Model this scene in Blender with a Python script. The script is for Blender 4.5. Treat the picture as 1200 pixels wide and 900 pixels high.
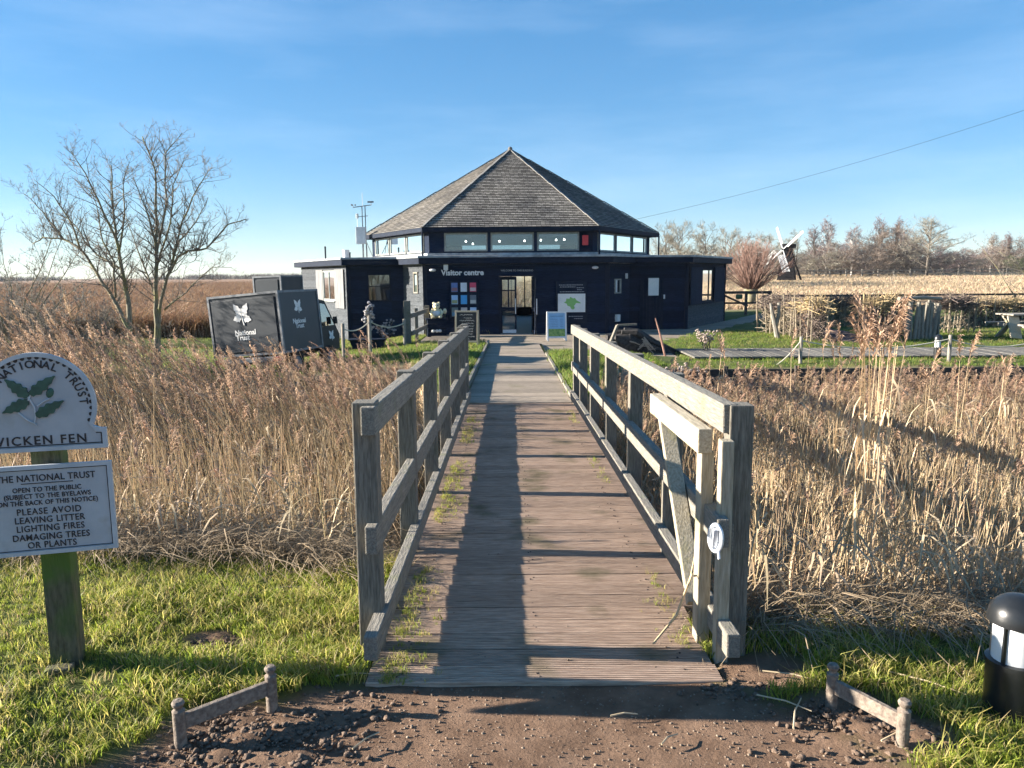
import bpy, bmesh, math, random
import numpy as np
from mathutils import Vector, Matrix, Euler

# ------------------------------------------------------------------ scene, camera, light
S = bpy.context.scene
COL = S.collection
for o in list(bpy.data.objects):
    bpy.data.objects.remove(o, do_unlink=True)
R = math.radians
FPX = 900.0
PITCH, ROLL = R(8.1), R(-0.45)
EYE = Vector((0, 0, 1.6))
cam_d = bpy.data.cameras.new('camera')
cam_d.sensor_width = 36; cam_d.lens = 36*FPX/1200
cam_d.clip_start = 0.05; cam_d.clip_end = 4000
cam = bpy.data.objects.new('camera', cam_d); COL.objects.link(cam)
CM = Matrix.Rotation(math.pi/2 - PITCH, 3, 'X') @ Matrix.Rotation(ROLL, 3, 'Z')
cam.matrix_world = Matrix.Translation(EYE) @ CM.to_4x4()
S.camera = cam

SUN_EL, SUN_AZ = 16.1, 4.5          # azimuth: degrees beyond straight left, away from the camera
sv = Vector((-math.cos(R(SUN_EL))*math.cos(R(SUN_AZ)), math.cos(R(SUN_EL))*math.sin(R(SUN_AZ)), math.sin(R(SUN_EL))))
sl = bpy.data.lights.new('sun', 'SUN'); sl.energy = 5.0; sl.angle = R(0.5); sl.color = (1.0, 0.90, 0.77)
so = bpy.data.objects.new('sun', sl); COL.objects.link(so)
so.rotation_euler = sv.to_track_quat('Z', 'Y').to_euler(); so.location = (-30, 0, 40)

w = bpy.data.worlds.new('World'); S.world = w; w.use_nodes = True
nt = w.node_tree; nt.nodes.clear()
N = nt.nodes.new; L = nt.links.new
sky = N('ShaderNodeTexSky'); sky.sky_type = 'NISHITA'; sky.sun_disc = False
sky.sun_elevation = R(SUN_EL)
sky.sun_rotation = math.atan2(sv.x, sv.y)
sky.altitude = 0; sky.air_density = 0.8; sky.dust_density = 0.0; sky.ozone_density = 4.0
# thin streaks of high cloud
tc = N('ShaderNodeTexCoord')
mp = N('ShaderNodeMapping'); mp.inputs['Scale'].default_value = (1.6, 1.6, 9.0); mp.inputs['Rotation'].default_value = (0.10, 0.16, 0.3)
L(tc.outputs['Generated'], mp.inputs['Vector'])
n1 = N('ShaderNodeTexNoise'); n1.inputs['Scale'].default_value = 1.5; n1.inputs['Detail'].default_value = 7; n1.inputs['Roughness'].default_value = 0.55
L(mp.outputs[0], n1.inputs['Vector'])
cr = N('ShaderNodeValToRGB'); cr.color_ramp.elements[0].position = 0.48; cr.color_ramp.elements[1].position = 0.80
cr.color_ramp.elements[0].color = (0, 0, 0, 1); cr.color_ramp.elements[1].color = (0.09, 0.09, 0.09, 1)
L(n1.outputs['Fac'], cr.inputs['Fac'])
mx = N('ShaderNodeMixRGB'); mx.inputs['Color2'].default_value = (6.6, 7.2, 7.8, 1)
L(cr.outputs['Color'], mx.inputs['Fac'])
hs = N('ShaderNodeHueSaturation'); hs.inputs['Saturation'].default_value = 1.46; hs.inputs['Hue'].default_value = 0.503; hs.inputs['Value'].default_value = 1.0
sc0 = N('ShaderNodeVectorMath'); sc0.operation = 'SCALE'; sc0.inputs['Scale'].default_value = 1/4.0
gm = N('ShaderNodeGamma'); gm.inputs['Gamma'].default_value = 0.58
sc1 = N('ShaderNodeVectorMath'); sc1.operation = 'SCALE'; sc1.inputs['Scale'].default_value = 2.9
L(sky.outputs[0], sc0.inputs[0]); L(sc0.outputs[0], gm.inputs['Color']); L(gm.outputs[0], sc1.inputs[0])
L(sc1.outputs[0], hs.inputs['Color']); L(hs.outputs[0], mx.inputs['Color1'])
bg = N('ShaderNodeBackground'); bg.inputs['Strength'].default_value = 0.074
L(mx.outputs[0], bg.inputs['Color'])
wo = N('ShaderNodeOutputWorld'); L(bg.outputs[0], wo.inputs['Surface'])

S.view_settings.view_transform = 'Standard'; S.view_settings.look = 'None'
S.view_settings.exposure = 2.0; S.view_settings.gamma = 1.0; S.view_settings.use_curve_mapping = False
S.render.resolution_x = 1024; S.render.resolution_y = 768

# ------------------------------------------------------------------ helpers
rng = np.random.default_rng(7)
random.seed(7)
def ray(px, py):
    return CM @ Vector(((px-600)/FPX, (450-py)/FPX, -1.0))
def at(px, py, d):                  # the point at distance d (metres straight ahead) seen at a photo pixel
    r = ray(px, py); return EYE + r*(d/r.y)
def gz(px, py, z):
    r = ray(px, py); return EYE + r*((z-1.6)/r.z)

def tag(o, label=None, cat=None, group=None, kind=None):
    if label: o['label'] = label
    if cat: o['category'] = cat
    if group: o['group'] = group
    if kind: o['kind'] = kind
    return o
def empty(name, loc=(0, 0, 0), rot=(0, 0, 0), label=None, cat=None, group=None):
    o = bpy.data.objects.new(name, None); COL.objects.link(o)
    o.empty_display_size = 0.2
    o.location = loc; o.rotation_euler = rot
    return tag(o, label, cat, group)
def copy_tree(o, parent=None):
    c = o.copy(); COL.objects.link(c)
    if parent is not None:
        c.parent = parent; c.matrix_parent_inverse = o.matrix_parent_inverse.copy()
    for ch in list(o.children): copy_tree(ch, c)
    return c

class MB:
    def __init__(self): self.v = []; self.f = []; self.uv = None
    def add(self, vs, fs):
        b = len(self.v); self.v += [tuple(p) for p in vs]; self.f += [tuple(i+b for i in f) for f in fs]; return self
    def box(self, c, s, rot=None, bev=0.0):
        hx, hy, hz = s[0]/2, s[1]/2, s[2]/2
        m = rot if rot is not None else Matrix.Identity(3)
        c = Vector(c)
        if bev <= 0:
            vs = [Vector((x, y, z)) for x in (-hx, hx) for y in (-hy, hy) for z in (-hz, hz)]
            fs = [(0,1,3,2),(4,6,7,5),(0,4,5,1),(2,3,7,6),(0,2,6,4),(1,5,7,3)]
            return self.add([c + m @ p for p in vs], fs)
        bm = bmesh.new(); bmesh.ops.create_cube(bm, size=1)
        for q in bm.verts: q.co = Vector((q.co.x*s[0], q.co.y*s[1], q.co.z*s[2]))
        bmesh.ops.bevel(bm, geom=bm.edges[:], offset=bev, segments=2, affect='EDGES', profile=0.6)
        bm.verts.index_update()
        vs = [c + m @ q.co for q in bm.verts]; fs = [[q.index for q in f.verts] for f in bm.faces]
        bm.free(); return self.add(vs, fs)
    def beam(self, p0, p1, wd, ht, up=(0, 0, 1), bev=0.0):
        p0, p1 = Vector(p0), Vector(p1); y = (p1-p0); ln = y.length; y.normalize()
        u = Vector(up)
        if abs(y.dot(u)) > 0.98: u = Vector((0, 1, 0))
        x = y.cross(u).normalized(); z = x.cross(y)
        m = Matrix((x, y, z)).transposed()
        return self.box((p0+p1)/2, (wd, ln, ht), m, bev)
    def tube(self, pts, rad, n=6, cap=True):
        pts = [Vector(p) for p in pts]
        rs = rad if hasattr(rad, '__len__') else [rad]*len(pts)
        vs = []; fs = []; k = len(pts)
        t0 = (pts[1]-pts[0]).normalized()
        x = t0.orthogonal().normalized()
        for i in range(k):
            t = (pts[min(i+1, k-1)] - pts[max(i-1, 0)])
            if t.length < 1e-9: t = t0.copy()
            t.normalize()
            x = x - t*x.dot(t)
            if x.length < 1e-6: x = t.orthogonal()
            x.normalize(); y = t.cross(x)
            for j in range(n):
                a = 2*math.pi*j/n
                vs.append(pts[i] + (x*math.cos(a)+y*math.sin(a))*rs[i])
        for i in range(k-1):
            for j in range(n):
                fs.append((i*n+j, i*n+(j+1) % n, (i+1)*n+(j+1) % n, (i+1)*n+j))
        if cap:
            fs.append(tuple(range(n-1, -1, -1))); fs.append(tuple((k-1)*n+j for j in range(n)))
        return self.add(vs, fs)
    def lathe(self, prof, c=(0, 0, 0), n=24, m=None):
        vs = []; fs = []; c = Vector(c); m = m or Matrix.Identity(3)
        for r, z in prof:
            for j in range(n):
                a = 2*math.pi*j/n; vs.append(c + m @ Vector((r*math.cos(a), r*math.sin(a), z)))
        k = len(prof)
        for i in range(k-1):
            for j in range(n):
                fs.append((i*n+j, i*n+(j+1) % n, (i+1)*n+(j+1) % n, (i+1)*n+j))
        fs.append(tuple(range(n-1, -1, -1))); fs.append(tuple((k-1)*n+j for j in range(n)))
        return self.add(vs, fs)
    def prism(self, poly, z0, z1, m=None, c=(0, 0, 0)):      # poly in local xy, extruded along local z
        m = m or Matrix.Identity(3); c = Vector(c); n = len(poly)
        vs = [c + m @ Vector((p[0], p[1], z0)) for p in poly] + [c + m @ Vector((p[0], p[1], z1)) for p in poly]
        fs = [tuple(range(n-1, -1, -1)), tuple(range(n, 2*n))] + [(i, (i+1) % n, n+(i+1) % n, n+i) for i in range(n)]
        return self.add(vs, fs)
    def blob(self, c, s, rot=None, seg=10, amp=0.0, seed=0):
        rr = random.Random(seed); m = rot or Matrix.Identity(3); c = Vector(c); vs = []; fs = []
        rings = max(4, seg*2//3)
        for i in range(rings+1):
            th = math.pi*i/rings
            for j in range(seg):
                ph = 2*math.pi*j/seg; q = 1 + amp*(rr.random()-0.5)
                vs.append(c + m @ Vector((s[0]*math.sin(th)*math.cos(ph)*q, s[1]*math.sin(th)*math.sin(ph)*q, s[2]*math.cos(th)*q)))
        for i in range(rings):
            for j in range(seg):
                fs.append((i*seg+j, (i+1)*seg+j, (i+1)*seg+(j+1) % seg, i*seg+(j+1) % seg))
        return self.add(vs, fs)
    def build(self, name, material, parent=None, smooth=False, loc=None):
        me = bpy.data.meshes.new(name); me.from_pydata(self.v, [], self.f)
        if material is not None: me.materials.append(material)
        if self.uv:
            ul = me.uv_layers.new(name='UVMap')
            ul.data.foreach_set('uv', np.array(self.uv, dtype=np.float32).ravel())
        if smooth:
            me.polygons.foreach_set('use_smooth', [True]*len(me.polygons))
        me.update()
        o = bpy.data.objects.new(name, me); COL.objects.link(o)
        if parent is not None: o.parent = parent
        if loc is not None: o.location = loc
        return o
def smooth_by_angle(o, deg=35):
    o.data.polygons.foreach_set('use_smooth', [True]*len(o.data.polygons))
    try: o.data.set_sharp_from_angle(angle=R(deg))
    except Exception: pass
    return o

def np_mesh(name, V, quads, material, cols=None, parent=None, tris=None):
    me = bpy.data.meshes.new(name)
    V = np.asarray(V, np.float32)
    nq = 0 if quads is None else len(quads); ntr = 0 if tris is None else len(tris)
    me.vertices.add(len(V)); me.vertices.foreach_set('co', V.ravel())
    li = []
    if nq: li.append(np.asarray(quads, np.int32).ravel())
    if ntr: li.append(np.asarray(tris, np.int32).ravel())
    li = np.concatenate(li); me.loops.add(len(li)); me.loops.foreach_set('vertex_index', li)
    st = np.concatenate([np.arange(nq)*4, nq*4+np.arange(ntr)*3]).astype(np.int32)
    me.polygons.add(nq+ntr); me.polygons.foreach_set('loop_start', st)
    me.update(calc_edges=True)
    if cols is not None:
        a = me.color_attributes.new('Col', 'FLOAT_COLOR', 'POINT')
        c4 = np.ones((len(V), 4), np.float32); c4[:, :3] = cols
        a.data.foreach_set('color', c4.ravel())
    if material: me.materials.append(material)
    o = bpy.data.objects.new(name, me); COL.objects.link(o)
    if parent is not None: o.parent = parent
    return o

def hash2(i, j, s=0):
    x = np.sin(i*127.1 + j*311.7 + s*74.7)*43758.5453
    return x - np.floor(x)
def vnoise(x, y, s=0):
    x = np.asarray(x, float); y = np.asarray(y, float)
    i = np.floor(x); j = np.floor(y); fx = x-i; fy = y-j
    fx = fx*fx*(3-2*fx); fy = fy*fy*(3-2*fy)
    return (hash2(i, j, s)*(1-fx)+hash2(i+1, j, s)*fx)*(1-fy) + (hash2(i, j+1, s)*(1-fx)+hash2(i+1, j+1, s)*fx)*fy
def fbm(x, y, s=0, o=4):
    t = 0; a = 0.5; f = 1.0
    for k in range(o):
        t = t + a*vnoise(np.asarray(x)*f, np.asarray(y)*f, s+k*13); a *= .5; f *= 2.03
    return t
def sst(a, b, x):
    t = np.clip((np.asarray(x, float)-a)/(b-a), 0, 1); return t*t*(3-2*t)

# ------------------------------------------------------------------ materials
def new_mat(name):
    m = bpy.data.materials.new(name); m.use_nodes = True
    t = m.node_tree; b = t.nodes['Principled BSDF']; return m, t, b
def pmat(name, c1, c2=None, rough=0.7, scale=6.0, stretch=(1, 1, 1), bump=0.0, bscale=None, metal=0.0, spec=0.5, detail=6, third=None, coord='Object', isl=0.0):
    m, t, b = new_mat(name); n = t.nodes.new; l = t.links.new
    b.inputs['Roughness'].default_value = rough; b.inputs['Metallic'].default_value = metal
    b.inputs['Specular IOR Level'].default_value = spec
    if c2 is None: c2 = tuple(x*0.8 for x in c1)
    tc = n('ShaderNodeTexCoord'); mp = n('ShaderNodeMapping'); mp.inputs['Scale'].default_value = stretch
    l(tc.outputs[coord], mp.inputs['Vector'])
    oi = n('ShaderNodeObjectInfo')
    add = n('ShaderNodeVectorMath'); add.operation = 'ADD'
    l(mp.outputs[0], add.inputs[0]); 
    sc = n('ShaderNodeVectorMath'); sc.operation = 'SCALE'; sc.inputs['Scale'].default_value = 37.0
    cmb = n('ShaderNodeCombineXYZ'); l(oi.outputs['Random'], cmb.inputs[0]); l(oi.outputs['Random'], cmb.inputs[1])
    l(cmb.outputs[0], sc.inputs[0]); l(sc.outputs[0], add.inputs[1])
    nz = n('ShaderNodeTexNoise'); nz.inputs['Scale'].default_value = scale; nz.inputs['Detail'].default_value = detail; nz.inputs['Roughness'].default_value = 0.62
    l(add.outputs[0], nz.inputs['Vector'])
    r = n('ShaderNodeValToRGB'); r.color_ramp.elements[0].position = 0.36; r.color_ramp.elements[1].position = 0.66
    r.color_ramp.elements[0].color = (*c1, 1); r.color_ramp.elements[1].color = (*c2, 1)
    l(nz.outputs['Fac'], r.inputs['Fac']); out = r.outputs['Color']
    if third:                                   # third = (colour, scale, low, high): patches of another colour
        c3, s3, lo, hi = third
        nb = n('ShaderNodeTexNoise'); nb.inputs['Scale'].default_value = s3; nb.inputs['Detail'].default_value = 5
        ad2 = n('ShaderNodeVectorMath'); ad2.operation = 'ADD'; l(tc.outputs[coord], ad2.inputs[0]); l(sc.outputs[0], ad2.inputs[1])
        l(ad2.outputs[0], nb.inputs['Vector'])
        r3 = n('ShaderNodeMapRange'); r3.inputs['From Min'].default_value = lo; r3.inputs['From Max'].default_value = hi
        l(nb.outputs['Fac'], r3.inputs['Value'])
        mx = n('ShaderNodeMixRGB'); mx.inputs['Color2'].default_value = (*c3, 1); l(r3.outputs[0], mx.inputs['Fac']); l(out, mx.inputs['Color1']); out = mx.outputs[0]
    if isl > 0:                                 # every board its own tone
        ge = n('ShaderNodeNewGeometry'); mr = n('ShaderNodeMapRange'); mr.inputs['To Min'].default_value = 1-isl; mr.inputs['To Max'].default_value = 1+isl
        l(ge.outputs['Random Per Island'], mr.inputs['Value']); hv = n('ShaderNodeHueSaturation'); l(out, hv.inputs['Color']); l(mr.outputs[0], hv.inputs['Value']); out = hv.outputs[0]
    l(out, b.inputs['Base Color'])
    if bump > 0:
        src = nz.outputs['Fac']
        if bscale:
            n2 = n('ShaderNodeTexNoise'); n2.inputs['Scale'].default_value = bscale; n2.inputs['Detail'].default_value = 4
            l(add.outputs[0], n2.inputs['Vector']); src = n2.outputs['Fac']
        bp = n('ShaderNodeBump'); bp.inputs['Strength'].default_value = bump; bp.inputs['Distance'].default_value = 0.02
        l(src, bp.inputs['Height']); l(bp.outputs[0], b.inputs['Normal'])
    return m
def plain(name, c, rough=0.6, metal=0.0, spec=0.5, emit=None):
    m = pmat(name, c, tuple(x*0.86 for x in c), rough, 9.0, metal=metal, spec=spec)
    if emit:
        b = m.node_tree.nodes['Principled BSDF']; b.inputs['Emission Color'].default_value = (*c, 1); b.inputs['Emission Strength'].default_value = emit
    return m
def leaf_mat(name, trans=0.35, rough=0.6, spec=0.25):     # colour from the mesh, a little light passing through
    m, t, b = new_mat(name); n = t.nodes.new; l = t.links.new
    at_ = n('ShaderNodeVertexColor'); at_.layer_name = 'Col'
    b.inputs['Roughness'].default_value = rough; b.inputs['Specular IOR Level'].default_value = spec
    l(at_.outputs[0], b.inputs['Base Color'])
    tr = n('ShaderNodeBsdfTranslucent'); l(at_.outputs[0], tr.inputs['Color'])
    ms = n('ShaderNodeMixShader'); ms.inputs[0].default_value = trans
    l(b.outputs[0], ms.inputs[1]); l(tr.outputs[0], ms.inputs[2]); l(ms.outputs[0], t.nodes['Material Output'].inputs['Surface'])
    return m

M = {}
M['rail'] = pmat('weathered_rail', (.13,.12,.10), (.26,.24,.20), .9, 10, (14, 1.2, 14), .45, third=((.15,.155,.085), 7, .58, .8), isl=.25)
M['post'] = pmat('weathered_post', (.105,.096,.078), (.235,.215,.175), .9, 10, (14, 14, 1.2), .45, third=((.10,.11,.06), 6, .58, .8))
M['newpost'] = pmat('newer_timber_upright', (.26,.225,.155), (.43,.385,.295), .8, 9, (12, 12, 1.0), .25, third=((.30,.28,.12), 5, .58, .75))
M['newrail'] = pmat('newer_timber_along', (.29,.25,.18), (.47,.425,.33), .8, 9, (12, 1.0, 12), .25, third=((.30,.28,.12), 5, .58, .75))
M['metal'] = pmat('galvanised_metal', (.58,.61,.65), (.74,.76,.78), .4, 20, metal=.25)
M['blackpaint'] = pmat('black_weatherboard', (.006,.0125,.029), (.013,.025,.054), .75, 5, (1, 1, 6), .2, spec=.08, isl=.3)
M['faded'] = pmat('faded_weatherboard', (.042,.049,.057), (.095,.105,.115), .85, 6, (1, 1, 5), .2, spec=.12, isl=.2)
M['blacktrim'] = pmat('black_trim', (.0055,.011,.024), (.011,.020,.040), .7, 6, spec=.12)
M['flatroof'] = pmat('roofing_felt', (.20,.20,.20), (.42,.42,.41), .8, 1.6, third=((.62,.62,.60), .9, .52, .6))
M['lead'] = pmat('grey_lead_edge', (.16,.18,.20), (.40,.42,.44), .55, 3, (1, 1, 1))
M['white'] = plain('white_paint', (.78,.78,.76), .5)
M['greyframe'] = pmat('grey_green_window_frame', (.17,.19,.18), (.28,.30,.28), .6, 6)
M['letter'] = plain('pale_lettering', (.70,.72,.74), .5)
M['ink'] = plain('black_lettering', (.015,.015,.02), .5)
M['blind'] = pmat('pale_window_blind', (.62,.63,.62), (.75,.75,.72), .7, 3)
M['dark'] = plain('dark_interior', (.03,.028,.026), .8)
M['bulb'] = plain('lamp_glow', (1.0, .93, .8), .5, emit=6.0)
def glass(name, tint=(.75,.82,.85), gl=0.35):
    m, t, b = new_mat(name); n = t.nodes.new; l = t.links.new
    g = n('ShaderNodeBsdfGlossy'); g.inputs['Roughness'].default_value = 0.03; g.inputs['Color'].default_value = (.9,.95,1,1)
    tr = n('ShaderNodeBsdfTransparent'); tr.inputs['Color'].default_value = (*tint, 1)
    fr = n('ShaderNodeFresnel'); fr.inputs['IOR'].default_value = 1.5
    ad = n('ShaderNodeMath'); ad.operation = 'ADD'; ad.use_clamp = True; ad.inputs[1].default_value = gl; l(fr.outputs[0], ad.inputs[0])
    ms = n('ShaderNodeMixShader'); l(ad.outputs[0], ms.inputs[0]); l(tr.outputs[0], ms.inputs[1]); l(g.outputs[0], ms.inputs[2])
    l(ms.outputs[0], t.nodes['Material Output'].inputs['Surface']); return m
M['glass'] = glass('window_glass', gl=.07)
M['darkglass'] = glass('tinted_glass', (.3,.33,.36), .25)

def text_geo(s, size, extrude=0.002, align='CENTER', bold=0.0, space=1.0):
    cu = bpy.data.curves.new('txt', 'FONT'); cu.body = s; cu.size = size; cu.extrude = extrude; cu.offset = bold
    cu.align_x = align; cu.space_character = space; cu.resolution_u = 3
    o = bpy.data.objects.new('txt', cu); COL.objects.link(o)
    bpy.context.view_layer.update()
    dg = bpy.context.evaluated_depsgraph_get()
    me = o.evaluated_get(dg).to_mesh()
    vs = [v.co.copy() for v in me.vertices]; fs = [tuple(p.vertices) for p in me.polygons]
    o.evaluated_get(dg).to_mesh_clear()
    bpy.data.objects.remove(o, do_unlink=True); bpy.data.curves.remove(cu)
    return vs, fs
FACE = Matrix(((1,0,0),(0,0,-1),(0,1,0)))        # local xy -> world xz, local z -> towards the camera (-y)
def add_text(mb, s, size, c, m=None, sx=1.0, **kw):
    m = m or FACE
    if sx != 1.0: m = m @ Matrix.Diagonal((sx, 1, 1))
    vs, fs = text_geo(s, size, **kw)
    mb.add([Vector(c) + m @ v for v in vs], fs)
# ------------------------------------------------------------------ terrain
def pz(y): return -0.15 - 0.385*np.clip((np.asarray(y, float)-10.4)/14.6, 0, 1)
def deck_z(y): return -0.02*(np.asarray(y, float)-2.85)
def terr_l(y):
    y = np.asarray(y, float)
    return np.where(y < 23.8, .93, np.where(y < 27.75, -3.0, np.where(y < 29.66, 3.46+(y-27.75)*.577, 6.76+(y-29.66)*.577)))
def terr_r(y):
    y = np.asarray(y, float); return np.where(y < 22.7, 4.3, 3.95+(y-22.7)*.6)
def terr_in(x, y, m=0.0): return (y > 19.2) & (y < 42.2) & (x > terr_l(y)-m) & (x < terr_r(y)+m)
def nbank(x):
    x = np.asarray(x, float)
    e = np.where(x < 0, 4.35 + 0.25*(vnoise(x*1.3, 0*x, 3)-.5) + .12*np.clip(-x-4, 0, 6), 3.5 + 0.25*(vnoise(x*1.3, 0*x+5, 4)-.5) - 0.05*np.clip(x-1, 0, 4))
    return e
def fbank(x):
    a = np.abs(np.asarray(x, float)-0.1); return 10.55 + 6.0*sst(0.95, 2.4, a)
def hgt(x, y):
    x = np.asarray(x, float); y = np.asarray(y, float)
    near = 0.035*(fbm(x*2.2, y*2.2, 1)-.5) + 0.05*sst(-.9, -2.2, x)
    pathz = pz(y)
    lawn = pathz + 0.10
    lawn = lawn + (-0.62 - 0.22*sst(20, 30, y) - lawn)*sst(-1.6, -6.0, x)
    lawn = lawn + (-0.45 - lawn)*sst(1.3, 4.5, x)
    lawn = lawn + 0.05*(fbm(x*.7, y*.7, 9)-.5)
    z = near
    nb, fb = nbank(x), fbank(x)
    dl = sst(nb-.25, nb+1.0, y)*(1-sst(fb-.35, fb+.05, y))
    base = np.where(y < (nb+fb)/2, near, lawn)
    z = base*(1-dl) + (-0.82 - .3*sst(10.8, 11.8, y) + .1*(fbm(x, y, 5)-.5))*dl
    under = sst(-.60, -.52, x)*(1-sst(.80, .84, x))*sst(2.86, 2.92, y)*(1-sst(10.2, 10.4, y))
    z = z - .16*under
    inpath = sst(-.80, -.70, x)*(1-sst(.86, .96, x))*sst(10.3, 10.6, y)
    z = np.where((inpath > 0) & (y > 10), z*(1-inpath)+(pathz-.06)*inpath, z)
    z = np.where(terr_in(x, y, .02), -.66, z)
    bwalk = sst(18.2, 18.4, y)*(1-sst(21.2, 21.4, y))*sst(4, 4.6, x)
    z = np.where(bwalk > 0, z - .06*bwalk, z)
    ch = sst(-8.4, -10.2, x)*sst(25.6, 26.6, y)*(1-sst(29.2, 30.0, y))
    z = z - .45*ch
    rf = sst(43, 48, y)*sst(-2, 8, x)
    rise = -.45 + np.clip(y-44, 0, 126)*0.0126
    z = z*(1-rf) + rise*rf
    lf = sst(30, 36, y)*(1-sst(-2, 8, x))
    z = z*(1-lf) + (-.72 + np.clip(y-60, 0, 300)*.0016)*lf
    return z
def soil(x, y):
    x = np.asarray(x, float); y = np.asarray(y, float)
    jag = .22*(fbm(x*3, y*3, 21)-.5)
    s = (1-sst(2.80, 2.92, y+jag*.4))*sst(-.16, .05, x + .75 + (2.84-y)*1.25 + jag)*sst(-.16, .05, .95 + (2.72-y)*.75 - x + jag)
    for cx, cy, r in ((-1.02, 2.52, .27), (-.78, 2.42, .22), (-1.32, 3.2, .13), (1.22, 2.6, .22), (1.33, 2.5, .2), (1.0, 2.95, .2)):
        d = np.hypot(x-cx, (y-cy)*1.25) + jag*.9
        s = np.maximum(s, 1-sst(r*.6, r*1.15, d))
    s = np.maximum(s, (np.abs(x-.12) < .66)*(y > 2.6)*(y < 11))
    return s
def axis(lo, hi, a, b, d0, g):
    v = list(np.arange(a, b+1e-6, d0)); s = d0; p = v[-1]
    while p < hi: s *= g; p += s; v.append(min(p, hi))
    s = d0; p = a; l = []
    while p > lo: s *= g; p -= s; l.append(max(p, lo))
    return np.array(l[::-1]+v)
xs = axis(-900, 900, -2.6, 2.6, .035, 1.045); ys = axis(-25, 1600, 1.9, 4.4, .03, 1.035)
X, Y = np.meshgrid(xs, ys)
Z = hgt(X, Y); SO = soil(X, Y)
mud = np.zeros_like(X)
for cx, cy, r in ((-1.0, 2.48, .34), (-.8, 2.4, .25), (1.25, 2.55, .3), (-1.3, 3.2, .2)):
    mud = np.maximum(mud, 1-sst(r*.5, r, np.hypot(X-cx, (Y-cy)*1.2)))
nearm = (Y < 6)
Z = Z + nearm*(mud*(.06*(fbm(X*15, Y*15, 31)-.45)) + SO*.008*(fbm(X*9, Y*9, 33)-.5) - SO*.012*(Y < 3.2))
LIT = ((Y > nbank(X)-.1) & (Y < fbank(X)+.1))*1.0
LIT = np.maximum(LIT, sst(41, 45, Y)*sst(-2, 6, X))
FEN = sst(30.5, 33, Y)*(1-sst(-2, 6, X))
nv = len(xs); nu = len(ys)
idx = np.arange(nv*nu).reshape(nu, nv)
Q = np.stack([idx[:-1,:-1], idx[:-1,1:], idx[1:,1:], idx[1:,:-1]], -1).reshape(-1, 4)
def ground_mat():
    m, t, b = new_mat('ground_mix'); n = t.nodes.new; l = t.links.new
    b.inputs['Roughness'].default_value = .95; b.inputs['Specular IOR Level'].default_value = .15
    vc = n('ShaderNodeVertexColor'); vc.layer_name = 'Col'; sp = n('ShaderNodeSeparateColor'); l(vc.outputs[0], sp.inputs[0])
    tc = n('ShaderNodeTexCoord')
    def noise(s, d=6, r=.6):
        q = n('ShaderNodeTexNoise'); q.inputs['Scale'].default_value = s; q.inputs['Detail'].default_value = d; q.inputs['Roughness'].default_value = r
        l(tc.outputs['Object'], q.inputs['Vector']); return q.outputs['Fac']
    def ramp(f, c1, c2, a=.35, bb=.68):
        q = n('ShaderNodeValToRGB'); q.color_ramp.elements[0].position = a; q.color_ramp.elements[1].position = bb
        q.color_ramp.elements[0].color = (*c1, 1); q.color_ramp.elements[1].color = (*c2, 1); l(f, q.inputs['Fac']); return q.outputs[0]
    def mix(f, a, c):
        q = n('ShaderNodeMixRGB'); l(f, q.inputs['Fac']); l(a, q.inputs['Color1']); l(c, q.inputs['Color2']); return q.outputs[0]
    grass = ramp(noise(1.3, 8, .7), (.055, .085, .018), (.13, .14, .045))
    soilc = ramp(noise(5, 10, .7), (.135, .083, .054), (.26, .17, .115))
    straw = ramp(noise(.22, 9, .7), (.38, .285, .18), (.52, .41, .275))
    fen = ramp(noise(.16, 9, .7), (.20, .115, .065), (.33, .21, .13))
    c = mix(sp.outputs[0], grass, soilc); c = mix(sp.outputs[1], c, straw); c = mix(sp.outputs[2], c, fen)
    l(c, b.inputs['Base Color'])
    bp = n('ShaderNodeBump'); bp.inputs['Strength'].default_value = .9; bp.inputs['Distance'].default_value = .02
    l(noise(38, 9, .75), bp.inputs['Height']); l(bp.outputs[0], b.inputs['Normal'])
    return m
g = np_mesh('ground', np.stack([X, Y, Z], -1).reshape(-1, 3), Q, ground_mat(), np.stack([SO, LIT, FEN], -1).reshape(-1, 3))
g.data.polygons.foreach_set('use_smooth', [True]*len(g.data.polygons)); tag(g, kind='structure')

def water_mat():
    m, t, b = new_mat('ditch_water'); b.inputs['Base Color'].default_value = (.012, .014, .012, 1); b.inputs['Roughness'].default_value = .06
    n = t.nodes.new; q = n('ShaderNodeTexNoise'); q.inputs['Scale'].default_value = 3.0; bp = n('ShaderNodeBump'); bp.inputs['Strength'].default_value = .08
    t.links.new(q.outputs['Fac'], bp.inputs['Height']); t.links.new(bp.outputs[0], b.inputs['Normal']); return m
WM = water_mat()
mb = MB()
mb.add([(-45, 4.2, -.93), (-2, 4.9, -.93), (45, 3.6, -.93), (45, 17.6, -.93), (1.5, 17.6, -.93), (-45, 17.6, -.93)], [(0, 1, 2, 3, 4, 5)])
tag(mb.build('ditch_water', WM), kind='structure')
mb = MB(); mb.add([(-70, 25.5, -.98), (-8.2, 25.5, -.98), (-8.2, 30.2, -.98), (-70, 30.2, -.98)], [(0, 1, 2, 3)])
tag(mb.build('channel_water', WM), kind='structure')

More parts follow.
